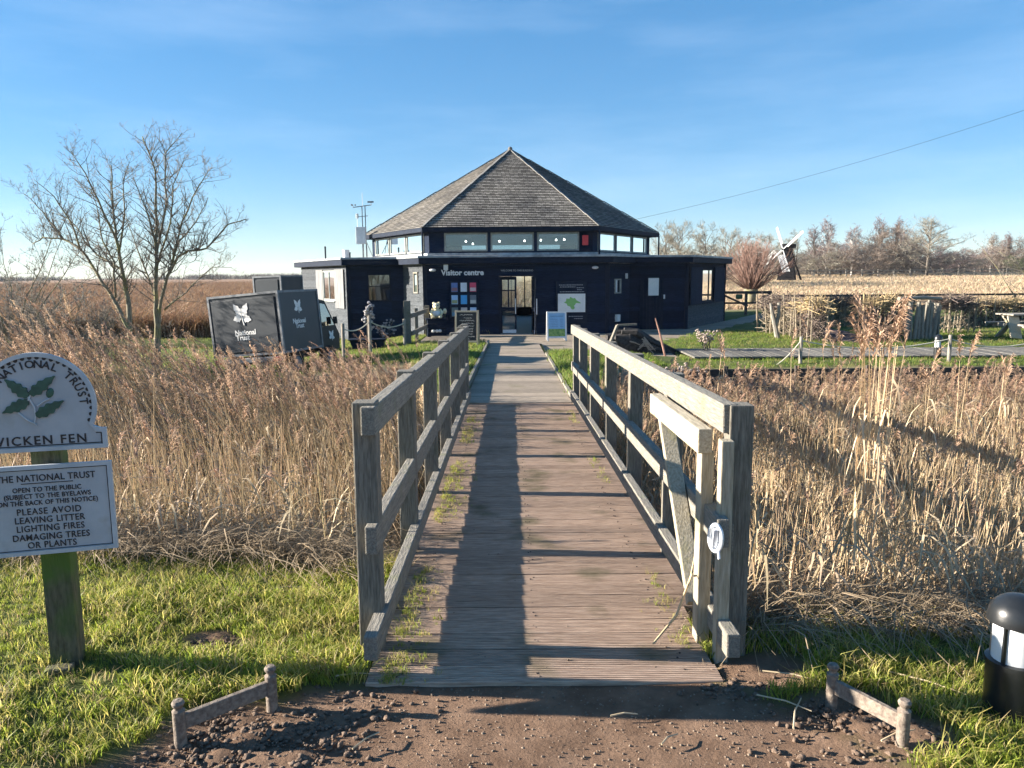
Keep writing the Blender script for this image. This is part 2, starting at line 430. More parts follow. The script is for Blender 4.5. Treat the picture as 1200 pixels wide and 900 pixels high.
# boardwalks: every board with a gap
M['board'] = pmat('grey_boardwalk', (.21,.172,.13), (.37,.31,.245), .95, 7, (1.2, 14, 14), .3, third=((.16,.15,.075), 1.5, .58, .75), isl=.22, spec=.15)
M['deck'] = pmat('reddish_grooved_deck', (.265,.185,.135), (.475,.355,.27), .9, 8, (1.1, 16, 16), .4, third=((.13,.115,.065), 2.6, .56, .74), isl=.15, spec=.2)
mb = MB(); y = 10.47; rr = random.Random(3)
while y < 23.75:
    z = float(pz(y)); mb.box((.08+rr.uniform(-.01, .01), y+.07, z-.02+rr.uniform(-.002, .002)), (1.50, .130, .04)); y += .144
tag(mb.build('boardwalk', M['board']), kind='structure')
mb = MB(); y = 19.3                                      # terrace before the building and along its right side
while y < 42:
    yc = y+.07; xl, xr = float(terr_l(yc)), float(terr_r(yc)); xa = xl
    while xa < xr-.01:
        ln = min(rr.uniform(2.4, 4.2), xr-xa)
        mb.box((xa+ln/2, yc, -.55+rr.uniform(-.002, .002)), (ln-.004, .138, .04)); xa += ln
    y += .144
tag(mb.build('terrace', M['board']), kind='structure')
mb = MB(); x = 4.45                                        # boardwalk running along the far bank of the ditch
while x < 30:
    mb.box((x+.07, 19.55+.12*math.sin(x*.3), -.44+rr.uniform(-.004, .004)), (.138, 2.1, .04), Matrix.Rotation(rr.uniform(-.01, .01), 3, 'Z')); x += .155
tag(mb.build('bank_boardwalk', pmat('old_grey_boards', (.105,.10,.09), (.205,.195,.175), .95, 7, (14, 1.2, 14), .3, isl=.2, spec=.1)), kind='structure')
mb = MB(); mb.beam((-.71, 10.5, float(pz(10.5))+.03), (-.71, 23.7, float(pz(23.7))+.03), .05, .16); mb.beam((.865, 10.5, float(pz(10.5))+.0), (.865, 19.2, float(pz(19.2))+.0), .05, .10)
tag(mb.build('path_edging', M['rail']), 'low timber edging boards along both sides of the boardwalk', 'edging')

# ------------------------------------------------------------------ ribbons, reeds, grass
def ribbon(p, wd, side):
    p = np.asarray(p, float); wd = np.asarray(wd, float)[:, None]; s = np.asarray(side, float)
    V = np.empty((2*len(p), 3)); V[0::2] = p-s*wd/2; V[1::2] = p+s*wd/2
    k = np.arange(len(p)-1)*2
    return V, np.stack([k, k+1, k+3, k+2], -1)
class TB:
    def __init__(s): s.V = []; s.Q = []; s.C = []; s.n = 0
    def add(s, V, Qd, c):
        s.V.append(V); s.Q.append(Qd+s.n); s.C.append(np.broadcast_to(np.asarray(c, float), (len(V), 3))); s.n += len(V)
    def done(s): return np.concatenate(s.V), np.concatenate(s.Q), np.concatenate(s.C)
def merge(name, tmpl, which, pos, rot, sc, lean=None, cm=None, mat=None, hs=None, parent=None):
    VV = []; QQ = []; CC = []; n = 0
    for k, (V, Qd, C) in enumerate(tmpl):
        s = np.nonzero(which == k)[0]
        if not len(s): continue
        c, sn = np.cos(rot[s])[:, None], np.sin(rot[s])[:, None]
        h_ = (hs if hs is not None else sc)[s][:, None]; q = sc[s][:, None]
        x = (V[:, 0]*c - V[:, 1]*sn)*q; y_ = (V[:, 0]*sn + V[:, 1]*c)*q; z = V[:, 2]*h_
        if lean is not None:
            zz = np.maximum(z, 0)
            x = x + lean[s][:, 0:1]*zz + .35*lean[s][:, 0:1]*zz*zz; y_ = y_ + lean[s][:, 1:2]*zz
        P = np.stack([x+pos[s, 0:1], y_+pos[s, 1:2], z+pos[s, 2:3]], -1).reshape(-1, 3)
        off = (np.arange(len(s))*len(V))[:, None, None]
        QQ.append((Qd[None]+off).reshape(-1, 4)+n); VV.append(P); n += len(P)
        cc = np.broadcast_to(C[None], (len(s), len(V), 3))
        if cm is not None: cc = cc*cm[s][:, None, :]
        CC.append(cc.reshape(-1, 3))
    return np_mesh(name, np.concatenate(VV), np.concatenate(QQ), mat, np.concatenate(CC), parent)

def reed_template(r, plume=True, broken=False):
    t = TB(); H = r.uniform(.55, .8) if broken else 1.0
    bend = r.uniform(-.05, .05); a0 = r.uniform(0, 6.28)
    ax = np.array([[bend*z*z*math.cos(a0), bend*z*z*math.sin(a0), z*H] for z in np.linspace(0, 1, 5)])
    sc_ = np.array([.59, .46, .295])*r.uniform(.8, 1.15)
    for s_ in ((1, 0, 0), (.5, .87, 0)):
        t.add(*ribbon(ax, [.0065, .006, .0055, .0045, .0025], s_), sc_)
    for k in range(r.integers(3, 7)):
        z0 = r.uniform(.12, .85)*H; a = r.uniform(0, 6.28); ln = r.uniform(.16, .36); up = r.uniform(-.2, .9)
        d = np.array([math.cos(a), math.sin(a), 0]); p = np.array([ax[0]*0 + [np.interp(z0, ax[:, 2], ax[:, 0]), np.interp(z0, ax[:, 2], ax[:, 1]), z0] for _ in range(4)])
        for j, f in enumerate((0, .33, .66, 1)):
            p[j] += d*ln*f*.75 + np.array([0, 0, ln*(up*f - 1.1*f*f)])
        sd = np.array([-d[1], d[0], .35]); c = np.array([.53, .415, .275])*r.uniform(.7, 1.2)
        t.add(*ribbon(p, [.006, .011, .009, .002], sd/np.linalg.norm(sd)), c)
    if plume and not broken:
        a = r.uniform(0, 6.28); d = np.array([math.cos(a), math.sin(a), 0])
        for k in range(34):
            f = r.uniform(0, 1)**.8; base = ax[-1] + np.array([0, 0, -.02]) + d*f*f*.07 + np.array([0, 0, .17*f])
            b_ = r.uniform(0, 6.28); dd = np.array([math.cos(b_), math.sin(b_), 0])*.6 + d*.5
            ln = r.uniform(.05, .10)*(1.15-f*.6)
            p = np.array([base, base+dd*ln*.5+[0, 0, ln*.45], base+dd*ln+[0, 0, ln*.35]])
            sd = np.array([-dd[1], dd[0], .2]); c = np.array([.43, .295, .20])*r.uniform(.75, 1.25)
            t.add(*ribbon(p, [.004, .0075, .003], sd/np.linalg.norm(sd)), c)
    return t.done()
rr_ = np.random.default_rng(11)
REED = [reed_template(rr_, True) for _ in range(9)] + [reed_template(rr_, False) for _ in range(4)] + [reed_template(rr_, False, True) for _ in range(5)]
RM = leaf_mat('dry_reed', .25, .65)
def vis(p, m=1.2): return np.abs(p[:, 0]) < .72*p[:, 1]+m
def scatter(n, x0, x1, y0, y1, r):
    return np.stack([r.uniform(x0, x1, n), r.uniform(y0, y1, n)], -1)
def reed_bed(name, n, x0, x1, y0, y1, hfun, leanfun, seed, plumeprob=None, tint=1.0):
    r = np.random.default_rng(seed); p = scatter(n, x0, x1, y0, y1, r); p = p[vis(p)]
    nb = nbank(p[:, 0]); p = p[(p[:, 1] > nb-.05+.4*r.random(len(p))**2) & (p[:, 1] < fbank(p[:, 0])-.1)]
    p = p[(p[:, 0] < -.92) | (p[:, 0] > 1.14)]
    p = p[fbm(p[:, 0]*.9, p[:, 1]*.9, seed) + r.random(len(p))*.6 > .50]
    z = hgt(p[:, 0], p[:, 1])-.03
    h_ = hfun(p, r); u = r.random(len(p))
    if plumeprob is None: plumeprob = .03 + .36*sst(6.5, 9.5, p[:, 1])
    wh = np.where(u < plumeprob, r.integers(0, 9, len(p)), np.where(u < .70, r.integers(9, 13, len(p)), r.integers(13, 18, len(p))))
    cm = tint*(.72 + .45*r.random((len(p), 1)))*(1+.08*(r.random((len(p), 3))-.5)) * (.85+.3*fbm(p[:, 0]*.5, p[:, 1]*.5, 77)[:, None])
    o = merge(name, REED, wh, np.c_[p, z], r.uniform(0, 6.28, len(p)), .9+.3*r.random(len(p)), leanfun(p, r), cm, RM, hs=h_)
    return tag(o, kind='stuff')
def hl(p, r):
    return (.95 + .13*r.standard_normal(len(p)) + .30*(r.random(len(p)) > .93) + .12*sst(6, 9, p[:, 1]) + .30*sst(7, 9.5, p[:, 1])*sst(-3.5, -4.5, p[:, 0])*(.5+r.random(len(p))))*(.62+.38*sst(4.3, 5.1, p[:, 1]))
def hr(p, r):
    return np.clip((.84 + .11*r.standard_normal(len(p)) + .05*sst(4.5, 7, p[:, 1]))*(.72+.28*sst(3.4, 4.2, p[:, 1])) + .16*(1-sst(3.8, 5.2, p[:, 1])), .3, 2)
reed_bed('reed_bed', 12000, -9, -.9, 4.2, 11.6, hl, lambda p, r: np.c_[-.06+.10*r.standard_normal(len(p)) - .26*sst(6.5, 9, p[:, 1]), .07*r.standard_normal(len(p))], 41, tint=.95)
reed_bed('reed_bed', 12000, 1.0, 9.5, 3.3, 11.2, hr, lambda p, r: np.c_[.03+.10*r.standard_normal(len(p)), .09*r.standard_normal(len(p))], 42, tint=1.03)
reed_bed('reed_bed', 1800, -10, -1.5, 11, 16.3, lambda p, r: .55+.35*r.random(len(p)), lambda p, r: .1*r.standard_normal((len(p), 2)), 43, .3)
reed_bed('reed_bed', 4200, 1.9, 14, 10.6, 15.2, lambda p, r: (.42+.30*r.random(len(p))), lambda p, r: .1*r.standard_normal((len(p), 2)), 44, .3)
# the few reeds that stand far above the rest on the right
r = np.random.default_rng(5); tp = []
for px, py, d, k in ((1035, 372, 5.4, 13), (1022, 392, 5.5, 8), (985, 395, 7.0, 4), (938, 385, 7.5, 2), (1135, 402, 7.5, 3), (1090, 415, 7.0, 3), (1175, 418, 8, 3), (832, 402, 8, 2), (870, 430, 8, 3)):
    for q in range(k):
        w_ = at(px+r.normal()*5, py+abs(r.normal())*14, d+r.normal()*.1); tp.append((w_.x, w_.y, w_.z))
tp = np.array(tp); gzv = hgt(tp[:, 0], tp[:, 1])
tag(merge('tall_reeds', REED[:9], r.integers(0, 9, len(tp)), np.c_[tp[:, :2], gzv], r.uniform(0, 6.28, len(tp)), np.full(len(tp), 1.25), .02*r.standard_normal((len(tp), 2)), np.full((len(tp), 3), 1.25), RM, hs=(tp[:, 2]-gzv-.12)), kind='stuff')

# bent dead grass lying at the foot of the reeds
def bent(r):
    t = TB()
    for k in range(5):
        a = r.uniform(0, 6.28); ln = r.uniform(.10, .42); d = np.array([math.cos(a), math.sin(a), 0]); up = r.uniform(.2, 1.5)
        w1, w2 = r.uniform(-.25, .25, 2); p = np.array([d*ln*f + np.array([-d[1]*w1*ln*math.sin(f*4), d[0]*w1*ln*math.sin(f*4), ln*(up*f-.85*up*f*f)+w2*.3*ln*math.sin(f*5)]) for f in (0, .3, .65, 1)]) + np.r_[r.uniform(-.08, .08, 2), 0]
        sd = np.array([-d[1], d[0], .3]); t.add(*ribbon(p, [.0026, .0038, .0034, .0014], sd), np.array([.42, .325, .215])*r.uniform(.45, 1.15))
    return t.done()
BENT = [bent(rr_) for _ in range(8)]
def thatch(name, n, x0, x1, band, seed):
    r = np.random.default_rng(seed); p = scatter(n, x0, x1, 0, 1, r); nb = nbank(p[:, 0])
    p[:, 1] = nb - .22 + (r.random(n)**1.6)*band
    p = p[((p[:, 0] < -.85) | (p[:, 0] > 1.05)) & vis(p)]
    z = np.maximum(hgt(p[:, 0], p[:, 1]), -.75) + .42*r.random(len(p))**1.5*sst(0, .5, p[:, 1]-nbank(p[:, 0]))
    cm = .7+.45*r.random((len(p), 1))+0*p[:, :1]; cm = np.repeat(cm, 3, 1)
    tag(merge(name, BENT, r.integers(0, 8, len(p)), np.c_[p, z], r.uniform(0, 6.28, len(p)), .6+.7*r.random(len(p)), None, cm, RM), kind='stuff')
thatch('dead_grass', 7500, -6, -.8, 2.2, 51)
thatch('dead_grass', 8500, 1.0, 5.5, 2.2, 52)

GM = leaf_mat('grass_blade', .55, .55, .3)
def blade_clump(r, n, h0, h1, wd, spread, col):
    t = TB()
    for k in range(n):
        a = r.uniform(0, 6.28); d = np.array([math.cos(a), math.sin(a), 0]); h = r.uniform(h0, h1); b = r.uniform(.2, .9)*h
        o_ = np.r_[r.uniform(-spread, spread, 2), 0]
        p = np.array([o_, o_+d*b*.3+[0, 0, h*.6], o_+d*b+[0, 0, h*r.uniform(.7, 1)]])
        t.add(*ribbon(p, [wd, wd*.8, wd*.15], [-d[1], d[0], 0]), np.array(col)*r.uniform(.7, 1.3)*(1+.15*(r.random(3)-.5)))
    return t.done()
GC = [blade_clump(rr_, 9, .02, .06, .0036, .022, (.28, .33, .05)) for _ in range(7)] + [blade_clump(rr_, 7, .03, .09, .0035, .03, (.40, .36, .11)) for _ in range(3)] + [blade_clump(rr_, 7, .03, .07, .0035, .03, (.40, .32, .16)) for _ in range(2)]
def near_grass(name, n, x0, x1, y0, y1, seed, extra=None, hm=1.0):
    r = np.random.default_rng(seed); p = scatter(n, x0, x1, y0, y1, r); p = p[vis(p, .6)]
    p = p[p[:, 1] < nbank(p[:, 0])+.10+.30*r.random(len(p))**2]
    s = soil(p[:, 0], p[:, 1]); bare = fbm(p[:, 0]*2.1, p[:, 1]*2.1, 91)
    p = p[(s + .25*r.random(len(p)) < .45) & (bare + .5*r.random(len(p)) > .42)]
    if extra is not None: p = np.r_[p, extra]
    z = hgt(p[:, 0], p[:, 1])-.004
    if extra is not None: z[-len(extra):] = deck_z(extra[:, 1])-.005
    tuft = fbm(p[:, 0]*1.7, p[:, 1]*1.7, 92); u = r.random(len(p))
    edge = sst(-.5, .1, p[:, 1]-nbank(p[:, 0]))
    wh = np.where(u < .70-.25*edge, r.integers(0, 7, len(p)), np.where(u < .90-.2*edge, r.integers(7, 10, len(p)), r.integers(10, 12, len(p))))
    sc = (.45+.6*sst(.35, .65, tuft)+.3*r.random(len(p)))*hm
    g_ = (.75+.55*r.random((len(p), 1)))*np.array([[1, 1, 1]])*(.8+.4*vnoise(p[:, 0]*4, p[:, 1]*4, 93)[:, None])
    tag(merge(name, GC, wh, np.c_[p, z], r.uniform(0, 6.28, len(p)), sc, .25*r.standard_normal((len(p), 2)), g_, GM), kind='stuff')
near_grass('grass', 17000, -4.2, -.62, 1.9, 4.6, 61)
near_grass('grass', 8500, .82, 4.0, 1.9, 3.8, 62)
# tufts growing between and beside the deck boards
r = np.random.default_rng(63); e = []
for k in range(900):
    y = 2.85 + r.random()**1.3*7.4
    if vnoise(y*2.3, 0*y, 5) > .42: e.append((-.56+.02+abs(r.normal())*.075, y))
for k in range(260):
    y = 2.9 + r.random()*7.4
    if vnoise(y*2.1, 0*y, 8) > .5: e.append((.78-abs(r.normal())*.045, y))
e = np.array(e)
o = merge('deck_grass', GC[:10], r.integers(0, 10, len(e)), np.c_[e, deck_z(e[:, 1])-.004], r.uniform(0, 6.28, len(e)), .3+.45*r.random(len(e)), .2*r.standard_normal((len(e), 2)), None, GM); tag(o, kind='stuff')
# coarse lawn beyond the ditch
LC = [blade_clump(rr_, 9, .04, .10, .011, .10, (.18, .25, .045)) for _ in range(5)] + [blade_clump(rr_, 8, .05, .13, .010, .1, (.30, .27, .10)) for _ in range(2)]
def lawn(name, n, x0, x1, y0, y1, seed, cond, dry=.2):
    r = np.random.default_rng(seed); p = scatter(n, x0, x1, y0, y1, r); p = p[vis(p, 1)]; p = p[cond(p[:, 0], p[:, 1])]
    u = r.random(len(p)); wh = np.where(u > dry, r.integers(0, 5, len(p)), r.integers(5, 7, len(p)))
    tag(merge(name, LC, wh, np.c_[p, hgt(p[:, 0], p[:, 1])-.005], r.uniform(0, 6.28, len(p)), .5+.6*r.random(len(p)), None, np.repeat(.8+.4*r.random((len(p), 1)), 3, 1), GM), kind='stuff')
lawn('lawn', 11000, -9, -.74, 10.6, 29, 71, lambda x, y: (y > fbank(x)-.05) & ~terr_in(x, y, .05))
lawn('lawn', 5000, .9, 3.4, 10.6, 25, 72, lambda x, y: (y > fbank(x)-.05) & ~terr_in(x, y, .05), .1)
lawn('lawn', 9000, 4, 22, 16.5, 27.5, 73, lambda x, y: (y > 16.6) & ~((y > 18.6) & (y < 20.5) & (x > 4.4)) & ~terr_in(x, y, .05))
lawn('lawn', 4000, -24, -8, 16.5, 31.5, 74, lambda x, y: ~((y > 25.8) & (y < 29.8)), .5)

# reed field to the left, straw meadow to the right
def tuft(r, n, h0, h1, wd, sp, col):
    return blade_clump(r, n, h0, h1, wd, sp, col)
FT = [tuft(rr_, 12, .7, 1.3, .03, .35, (.34, .215, .13)) for _ in range(5)]
MT = [tuft(rr_, 10, .15, .35, .03, .4, (.50, .39, .26)) for _ in range(5)]
r = np.random.default_rng(81); n = 9000
yy = 31.5 + 190*r.random(n)**2.2; p = np.stack([-r.random(n)*(.75*yy+3), yy], -1)
p = p[~((p[:, 0] > -10.6) & (p[:, 1] < 45))]
tag(merge('reed_field', FT, r.integers(0, 5, len(p)), np.c_[p, hgt(p[:, 0], p[:, 1])-.05], r.uniform(0, 6.28, len(p)), .8+.4*r.random(len(p))+p[:, 1]*.012, None, np.repeat(.75+.5*r.random((len(p), 1)), 3, 1), RM, hs=.85+.3*r.random(len(p))), kind='stuff')
n = 12000; yy = 44 + 130*r.random(n)**1.8; p = np.stack([-1+r.random(n)*(.75*yy+3), yy], -1)
tag(merge('straw_meadow', MT, r.integers(0, 5, len(p)), np.c_[p, hgt(p[:, 0], p[:, 1])-.03], r.uniform(0, 6.28, len(p)), .9+.5*r.random(len(p))+p[:, 1]*.008, None, np.repeat(.75+.5*r.random((len(p), 1)), 3, 1), RM, hs=.8+.5*r.random(len(p))), kind='stuff')

# grit and clods on the path
def stones(name, n, pts, s0, s1, mat, seed, zoff=0, sub_=1, rough=.5):
    r = np.random.default_rng(seed); bm = bmesh.new(); bmesh.ops.create_icosphere(bm, subdivisions=sub_, radius=1); bm.verts.ensure_lookup_table()
    V = np.array([v.co[:] for v in bm.verts]); F = np.array([[v.index for v in f.verts] for f in bm.faces]); bm.free()
    n = len(pts); VV = np.empty((n, len(V), 3)); sc = s0+(s1-s0)*r.random(n)**3
    for i in range(n):
        q = V*(1+rough*(r.random((len(V), 1))-.5))*np.array([1, r.uniform(.6, 1), r.uniform(.45, .8)])*sc[i]; a = r.uniform(0, 6.28)
        q = q @ np.array([[math.cos(a), math.sin(a), 0], [-math.sin(a), math.cos(a), 0], [0, 0, 1]])
        VV[i] = q + [pts[i, 0], pts[i, 1], pts[i, 2]+sc[i]*.2+zoff]
    T = (F[None]+(np.arange(n)*len(V))[:, None, None]).reshape(-1, 3)
    return tag(np_mesh(name, VV.reshape(-1, 3), None, mat, None, None, T), kind='stuff')
r = np.random.default_rng(15); p = scatter(9000, -1.6, 1.6, 2.1, 2.86, r); p = p[soil(p[:, 0], p[:, 1]) > .6][:4200]
stones('grit', 0, np.c_[p, hgt(p[:, 0], p[:, 1])-.012], .001, .0065, pmat('pale_grit', (.13,.09,.062), (.30,.235,.175), .9, 25), 16)
cl = []
for cx, cy, rd, k in ((-1.0, 2.47, .30, 1100), (-.78, 2.4, .24, 420), (1.25, 2.52, .27, 700), (-1.3, 3.2, .15, 420), (-.6, 2.72, .25, 200), (.85, 2.8, .12, 200)):
    cl.append(np.c_[cx+rd*.6*r.standard_normal(k), cy+rd*.5*r.standard_normal(k)])
cl = np.concatenate(cl)
stones('soil_clods', 0, np.c_[cl, hgt(cl[:, 0], cl[:, 1])-.01], .0015, .0145, pmat('dark_soil', (.085,.056,.039), (.20,.14,.10), .95, 30, bump=.8), 17, 0, 2, .75)
# dry twigs lying about
mb = MB(); rr = random.Random(9)
for x, y, a, ln in ((-.95, 3.12, -.5, .32), (-1.05, 2.8, 2.5, .14), (-1.25, 3.75, .2, .16), (.92, 2.72, -.6, .2), (.98, 2.5, 1.1, .22), (.35, 2.6, .1, .1), (1.0, 2.9, -.4, .22), (.5, 2.42, .7, .09), (-.55, 2.4, .9, .12), (1.5, 2.9, -.7, .3), (1.25, 2.42, .4, .16), (-.9, 4.0, .3, .2), (-.72, 2.9, .1, .15)):
    z = float(hgt(x, y))+.012; mid = (x+.5*ln*math.cos(a)+rr.uniform(-.01, .01), y+.5*ln*math.sin(a), z+.008)
    mb.tube([(x, y, z), mid, (x+ln*math.cos(a), y+ln*math.sin(a), z)], [.0035, .003, .002], 5)
tag(mb.build('dry_twigs', pmat('dry_twig', (.40,.31,.19), (.55,.45,.3), .8)), kind='stuff')
# ------------------------------------------------------------------ footbridge
YB0, YB1 = 2.85, 10.42
br = empty('footbridge', (0.1, YB0, 0), (0, 0, 0), 'weathered wooden footbridge with grooved reddish deck and post and rail sides', 'bridge')
br.location = (0, 0, 0)
mb = MB(); y = YB0; rr = random.Random(21); k = 0
XL, XR = -.64, .93
while y < YB1-.05:                                  # grooved boards
    wd = .132; yc = y+wd/2; z = float(deck_z(yc)); ng = 9; pts = []
    for i in range(ng):
        a = -wd/2 + wd*(i/ng); b_ = wd/ng
        pts += [(a+b_*.08, -.006 if i else -.004), (a+b_*.28, 0), (a+b_*.80, 0), (a+b_*.98, -.006)]
    xl, xr = (-.585 if y < 3.5 else XL)+rr.uniform(-.010, .010), (.825 if y < 3.5 else XR)+rr.uniform(-.010, .010); tz = rr.uniform(-.0035, .0035); tl = rr.uniform(-.004, .004)
    prof = pts + [(wd/2, -.035), (-wd/2, -.035)]
    nseg = 6; base = len(mb.v); vs = []; n = len(prof)
    for s_ in range(nseg+1):
        x = xl+(xr-xl)*s_/nseg; wob = rr.uniform(-.0012, .0012)
        vs += [(x, yc+p[0]+rr.uniform(-.0006, .0006), z+p[1]+tz+tl*(s_/nseg-.5)+wob) for p in prof]
    fs = [(s_*n+i, s_*n+(i+1) % n, (s_+1)*n+(i+1) % n, (s_+1)*n+i) for s_ in range(nseg) for i in range(n)]
    fs += [tuple(range(n-1, -1, -1)), tuple(nseg*n+i for i in range(n))]
    mb.add(vs, fs); y += .146
mb.build('deck', M['deck'], br)
for x in (-.5, .72):
    mb = MB(); mb.beam((x, YB0+.05, float(deck_z(YB0))-.14), (x, YB1, float(deck_z(YB1))-.14), .08, .2); mb.build('beam', M['post'], br)
mb = MB(); y = YB0+.066
while y < YB1-.05:                                  # screw heads holding the boards
    for x in (-.47, -.455, .09, .105, .69, .705):
        if rr.random() > .25: mb.lathe([(.005, -.002), (.005, .0015), (.002, .002)], (x+rr.uniform(-.006, .006), y+rr.uniform(-.03, .03), float(deck_z(y))+.0015), 6)
    y += .146
tag(mb.build('screw_heads', plain('rusty_screw', (.05,.035,.03), .8), br), kind='stuff')
r = np.random.default_rng(27); p = np.stack([r.uniform(-.57, .82, 900), 2.86+r.random(900)**1.5*6], -1); p = p[(np.abs(p[:, 0]-.12) > .45) | (r.random(900) > .55)]
stones('deck_litter', 0, np.c_[p, deck_z(p[:, 1])-.001], .0012, .006, pmat('brown_litter', (.10,.07,.05), (.32,.25,.18), .95, 30), 28)
def rail_side(sgn, x0, x1, posts, dz):
    f = lambda y: x0+(x1-x0)*(y-3.1)/(10.4-3.1)
    for yy in posts:
        zb = -.95 if yy > 4.2 else -.25
        mb = MB(); zt = float(deck_z(yy))+1.075+dz+rr.uniform(-.006, .006)
        mb.box((f(yy)+sgn*(.03 if sgn < 0 else .05), yy, (zb+zt)/2), (.098, .098, zt-zb), Matrix.Rotation(rr.uniform(-.006, .006), 3, 'Y'), .006)
        mb.build('post', M['post'], br)
    for nm, z0, z1, th, ya in (('handrail', .955, 1.075, .060, 3.08), ('middle_rail', .455, .575, .050, 3.06), ('kerb_rail', .078, .178, .055, 2.88)):
        mb = MB(); zc = (z0+z1)/2; off = sgn*.005 if nm != 'kerb_rail' else -sgn*.012
        mb.beam((f(ya)+off, ya, float(deck_z(ya))+zc), (f(10.42)+off, 10.42, float(deck_z(10.42))+zc), th, z1-z0, bev=.006)
        mb.build(nm, M['rail'], br)
PL = [3.17, 4.42, 5.75, 7.08, 8.42, 9.6, 10.33]
rail_side(-1, -.585, -.605, PL, .015)
rail_side(1, .885, .83, [3.12, 4.35, 5.65, 6.95, 8.25, 9.45, 10.33], -.002)

# gate folded back against the right rail
gt = empty('wooden_gate', (0, 0, 0), (0, 0, 0), 'pale newer timber bridge gate folded back against the right rail', 'gate')
def gp_(y, z): return (.81-.02*(y-3.2)/1.0, y, z)
mb = MB(); mb.beam(gp_(3.16, .90), gp_(4.18, .895), .062, .105, bev=.005); mb.build('top_rail', M['newrail'], gt)
mb = MB(); mb.box((.828, 3.22, .42), (.055, .085, .86), None, .004); mb.build('stile', M['newpost'], gt)
mb = MB(); mb.beam((.815, 4.02, .85), (.822, 3.30, .12), .045, .075, (1, 0, 0), .004); mb.build('brace', M['newpost'], gt)
gpst = empty('gate_post', (0, 0, 0), (0, 0, 0), 'pale slim gate post with white latch bolted in front of dark bridge post', 'post')
mb = MB(); mb.box((.868, 3.05, .44), (.052, .058, .98), None, .005); mb.build('upright', M['newpost'], gpst)
mb = MB(); mb.box((.842, 3.09, .565), (.048, .26, .118), None, .005); mb.build('catch_block', M['rail'], gpst)
mb = MB()                                                     # oval latch: ring, plate and tongue
ring = [Vector((.812+.020*math.cos(a), 2.962-.020*math.cos(a), .548+.055*math.sin(a))) for a in np.linspace(0, 2*math.pi, 21)]
mb.tube(ring, .009, 8, False); mb.blob((.816, 2.966, .548), (.024, .006, .052), Matrix.Rotation(R(-45), 3, 'Z'), seg=12); mb.box((.808, 2.958, .548), (.02, .014, .085), Matrix.Rotation(.25, 3, 'X'), .003)
mb.box((.822, 2.95, .49), (.006, .02, .05), Matrix.Rotation(-.5, 3, 'X'))
smooth_by_angle(mb.build('latch', M['metal'], gpst))
# loose dry stem caught on the gate
mb = MB(); mb.tube([(.60, 3.12, .02), (.72, 3.22, .10), (.80, 3.30, .25), (.82, 3.32, .34)], [.005, .006, .006, .004], 5); mb.tube([(.80, 3.3, .25), (.78, 3.2, .3), (.74, 3.1, .29)], [.005, .004, .002], 5)
tag(mb.build('dead_bramble', pmat('dry_stem_bark', (.40,.29,.16), (.52,.4,.24), .8)), 'curled dry brown bramble caught on the folded bridge gate', 'bramble')

# ------------------------------------------------------------------ entrance notice
M['signface'] = pmat('weathered_grey_sign_paint', (.33,.355,.385), (.42,.445,.475), .55, 5, bump=.1, third=((.30,.31,.31), 9, .6, .75))
M['signrim'] = pmat('sign_rim_paint', (.36,.40,.44), (.50,.53,.56), .5, 8)
M['leafgreen'] = pmat('dark_green_leaf_paint', (.012,.06,.045), (.03,.11,.08), .4, 30)
M['acorn'] = pmat('acorn_paint', (.05,.12,.05), (.12,.16,.06), .4, 30)
M['mossypost'] = pmat('mossy_square_post', (.06,.055,.032), (.14,.125,.08), .85, 8, (8, 8, 1.5), .4, third=((.075,.13,.02), 3, .46, .6))
ZC = 3.12
pb = gz(82, 785, 0); lean = math.atan2(22*.0, 1)
sg = empty('notice_sign', (pb.x, pb.y, .018), (0, R(-3.6), 0), 'grey arched notice with green oak leaves and rules board on mossy post', 'sign')
# sign local frame: x right, z up, boards on the camera side of the post
def plate(poly, th, mname, nm, y0, parent, holes=None):
    mb = MB(); mb.prism(poly, 0, th, FACE, (0, y0, 0)); return mb.build(nm, mname, parent)
mb = MB(); mb.box((0, 0, .44), (.105, .105, 1.0), None, .008); mb.build('post', M['mossypost'], sg)
mb = MB(); mb.box((-.01, -.09, .02), (.1, .06, .05), None, .006); mb.build('foot_block', M['mossypost'], sg)
sg.rotation_euler = (0, 0, R(15))
OX, RC, ZB, ZA = .0, .205, 1.10, .925
def omega(ins):
    r_ = RC-ins; hw = .232-ins; zb = ZA+ins; zt = 1.005-ins
    p = [(OX-hw, zb), (OX+hw, zb), (OX+hw, zt), (OX+.214-ins*.4, zt), (OX+.203-ins*.6, zt+.004)]
    a0 = -25 + ins*60
    for k in range(49):
        a = R(a0+(180-2*a0)*k/48); p.append((OX+r_*math.cos(a), ZB+r_*math.sin(a)))
    p += [(OX-.203+ins*.6, zt+.004), (OX-.214+ins*.4, zt), (OX-hw, zt)]
    return p
def ring_between(o_, i_, z0, z1, c, mat, nm, parent, m=FACE):
    n = len(o_); mb = MB(); c = Vector(c)
    vs = [c + m @ Vector((p[0], p[1], z)) for (pl, z) in ((o_, z0), (o_, z1), (i_, z1), (i_, z0)) for p in pl]
    fs = []
    for k in range(3):
        for i in range(n): fs.append((k*n+i, k*n+(i+1) % n, (k+1)*n+(i+1) % n, (k+1)*n+i))
    mb.add(vs, fs); return mb.build(nm, mat, parent)
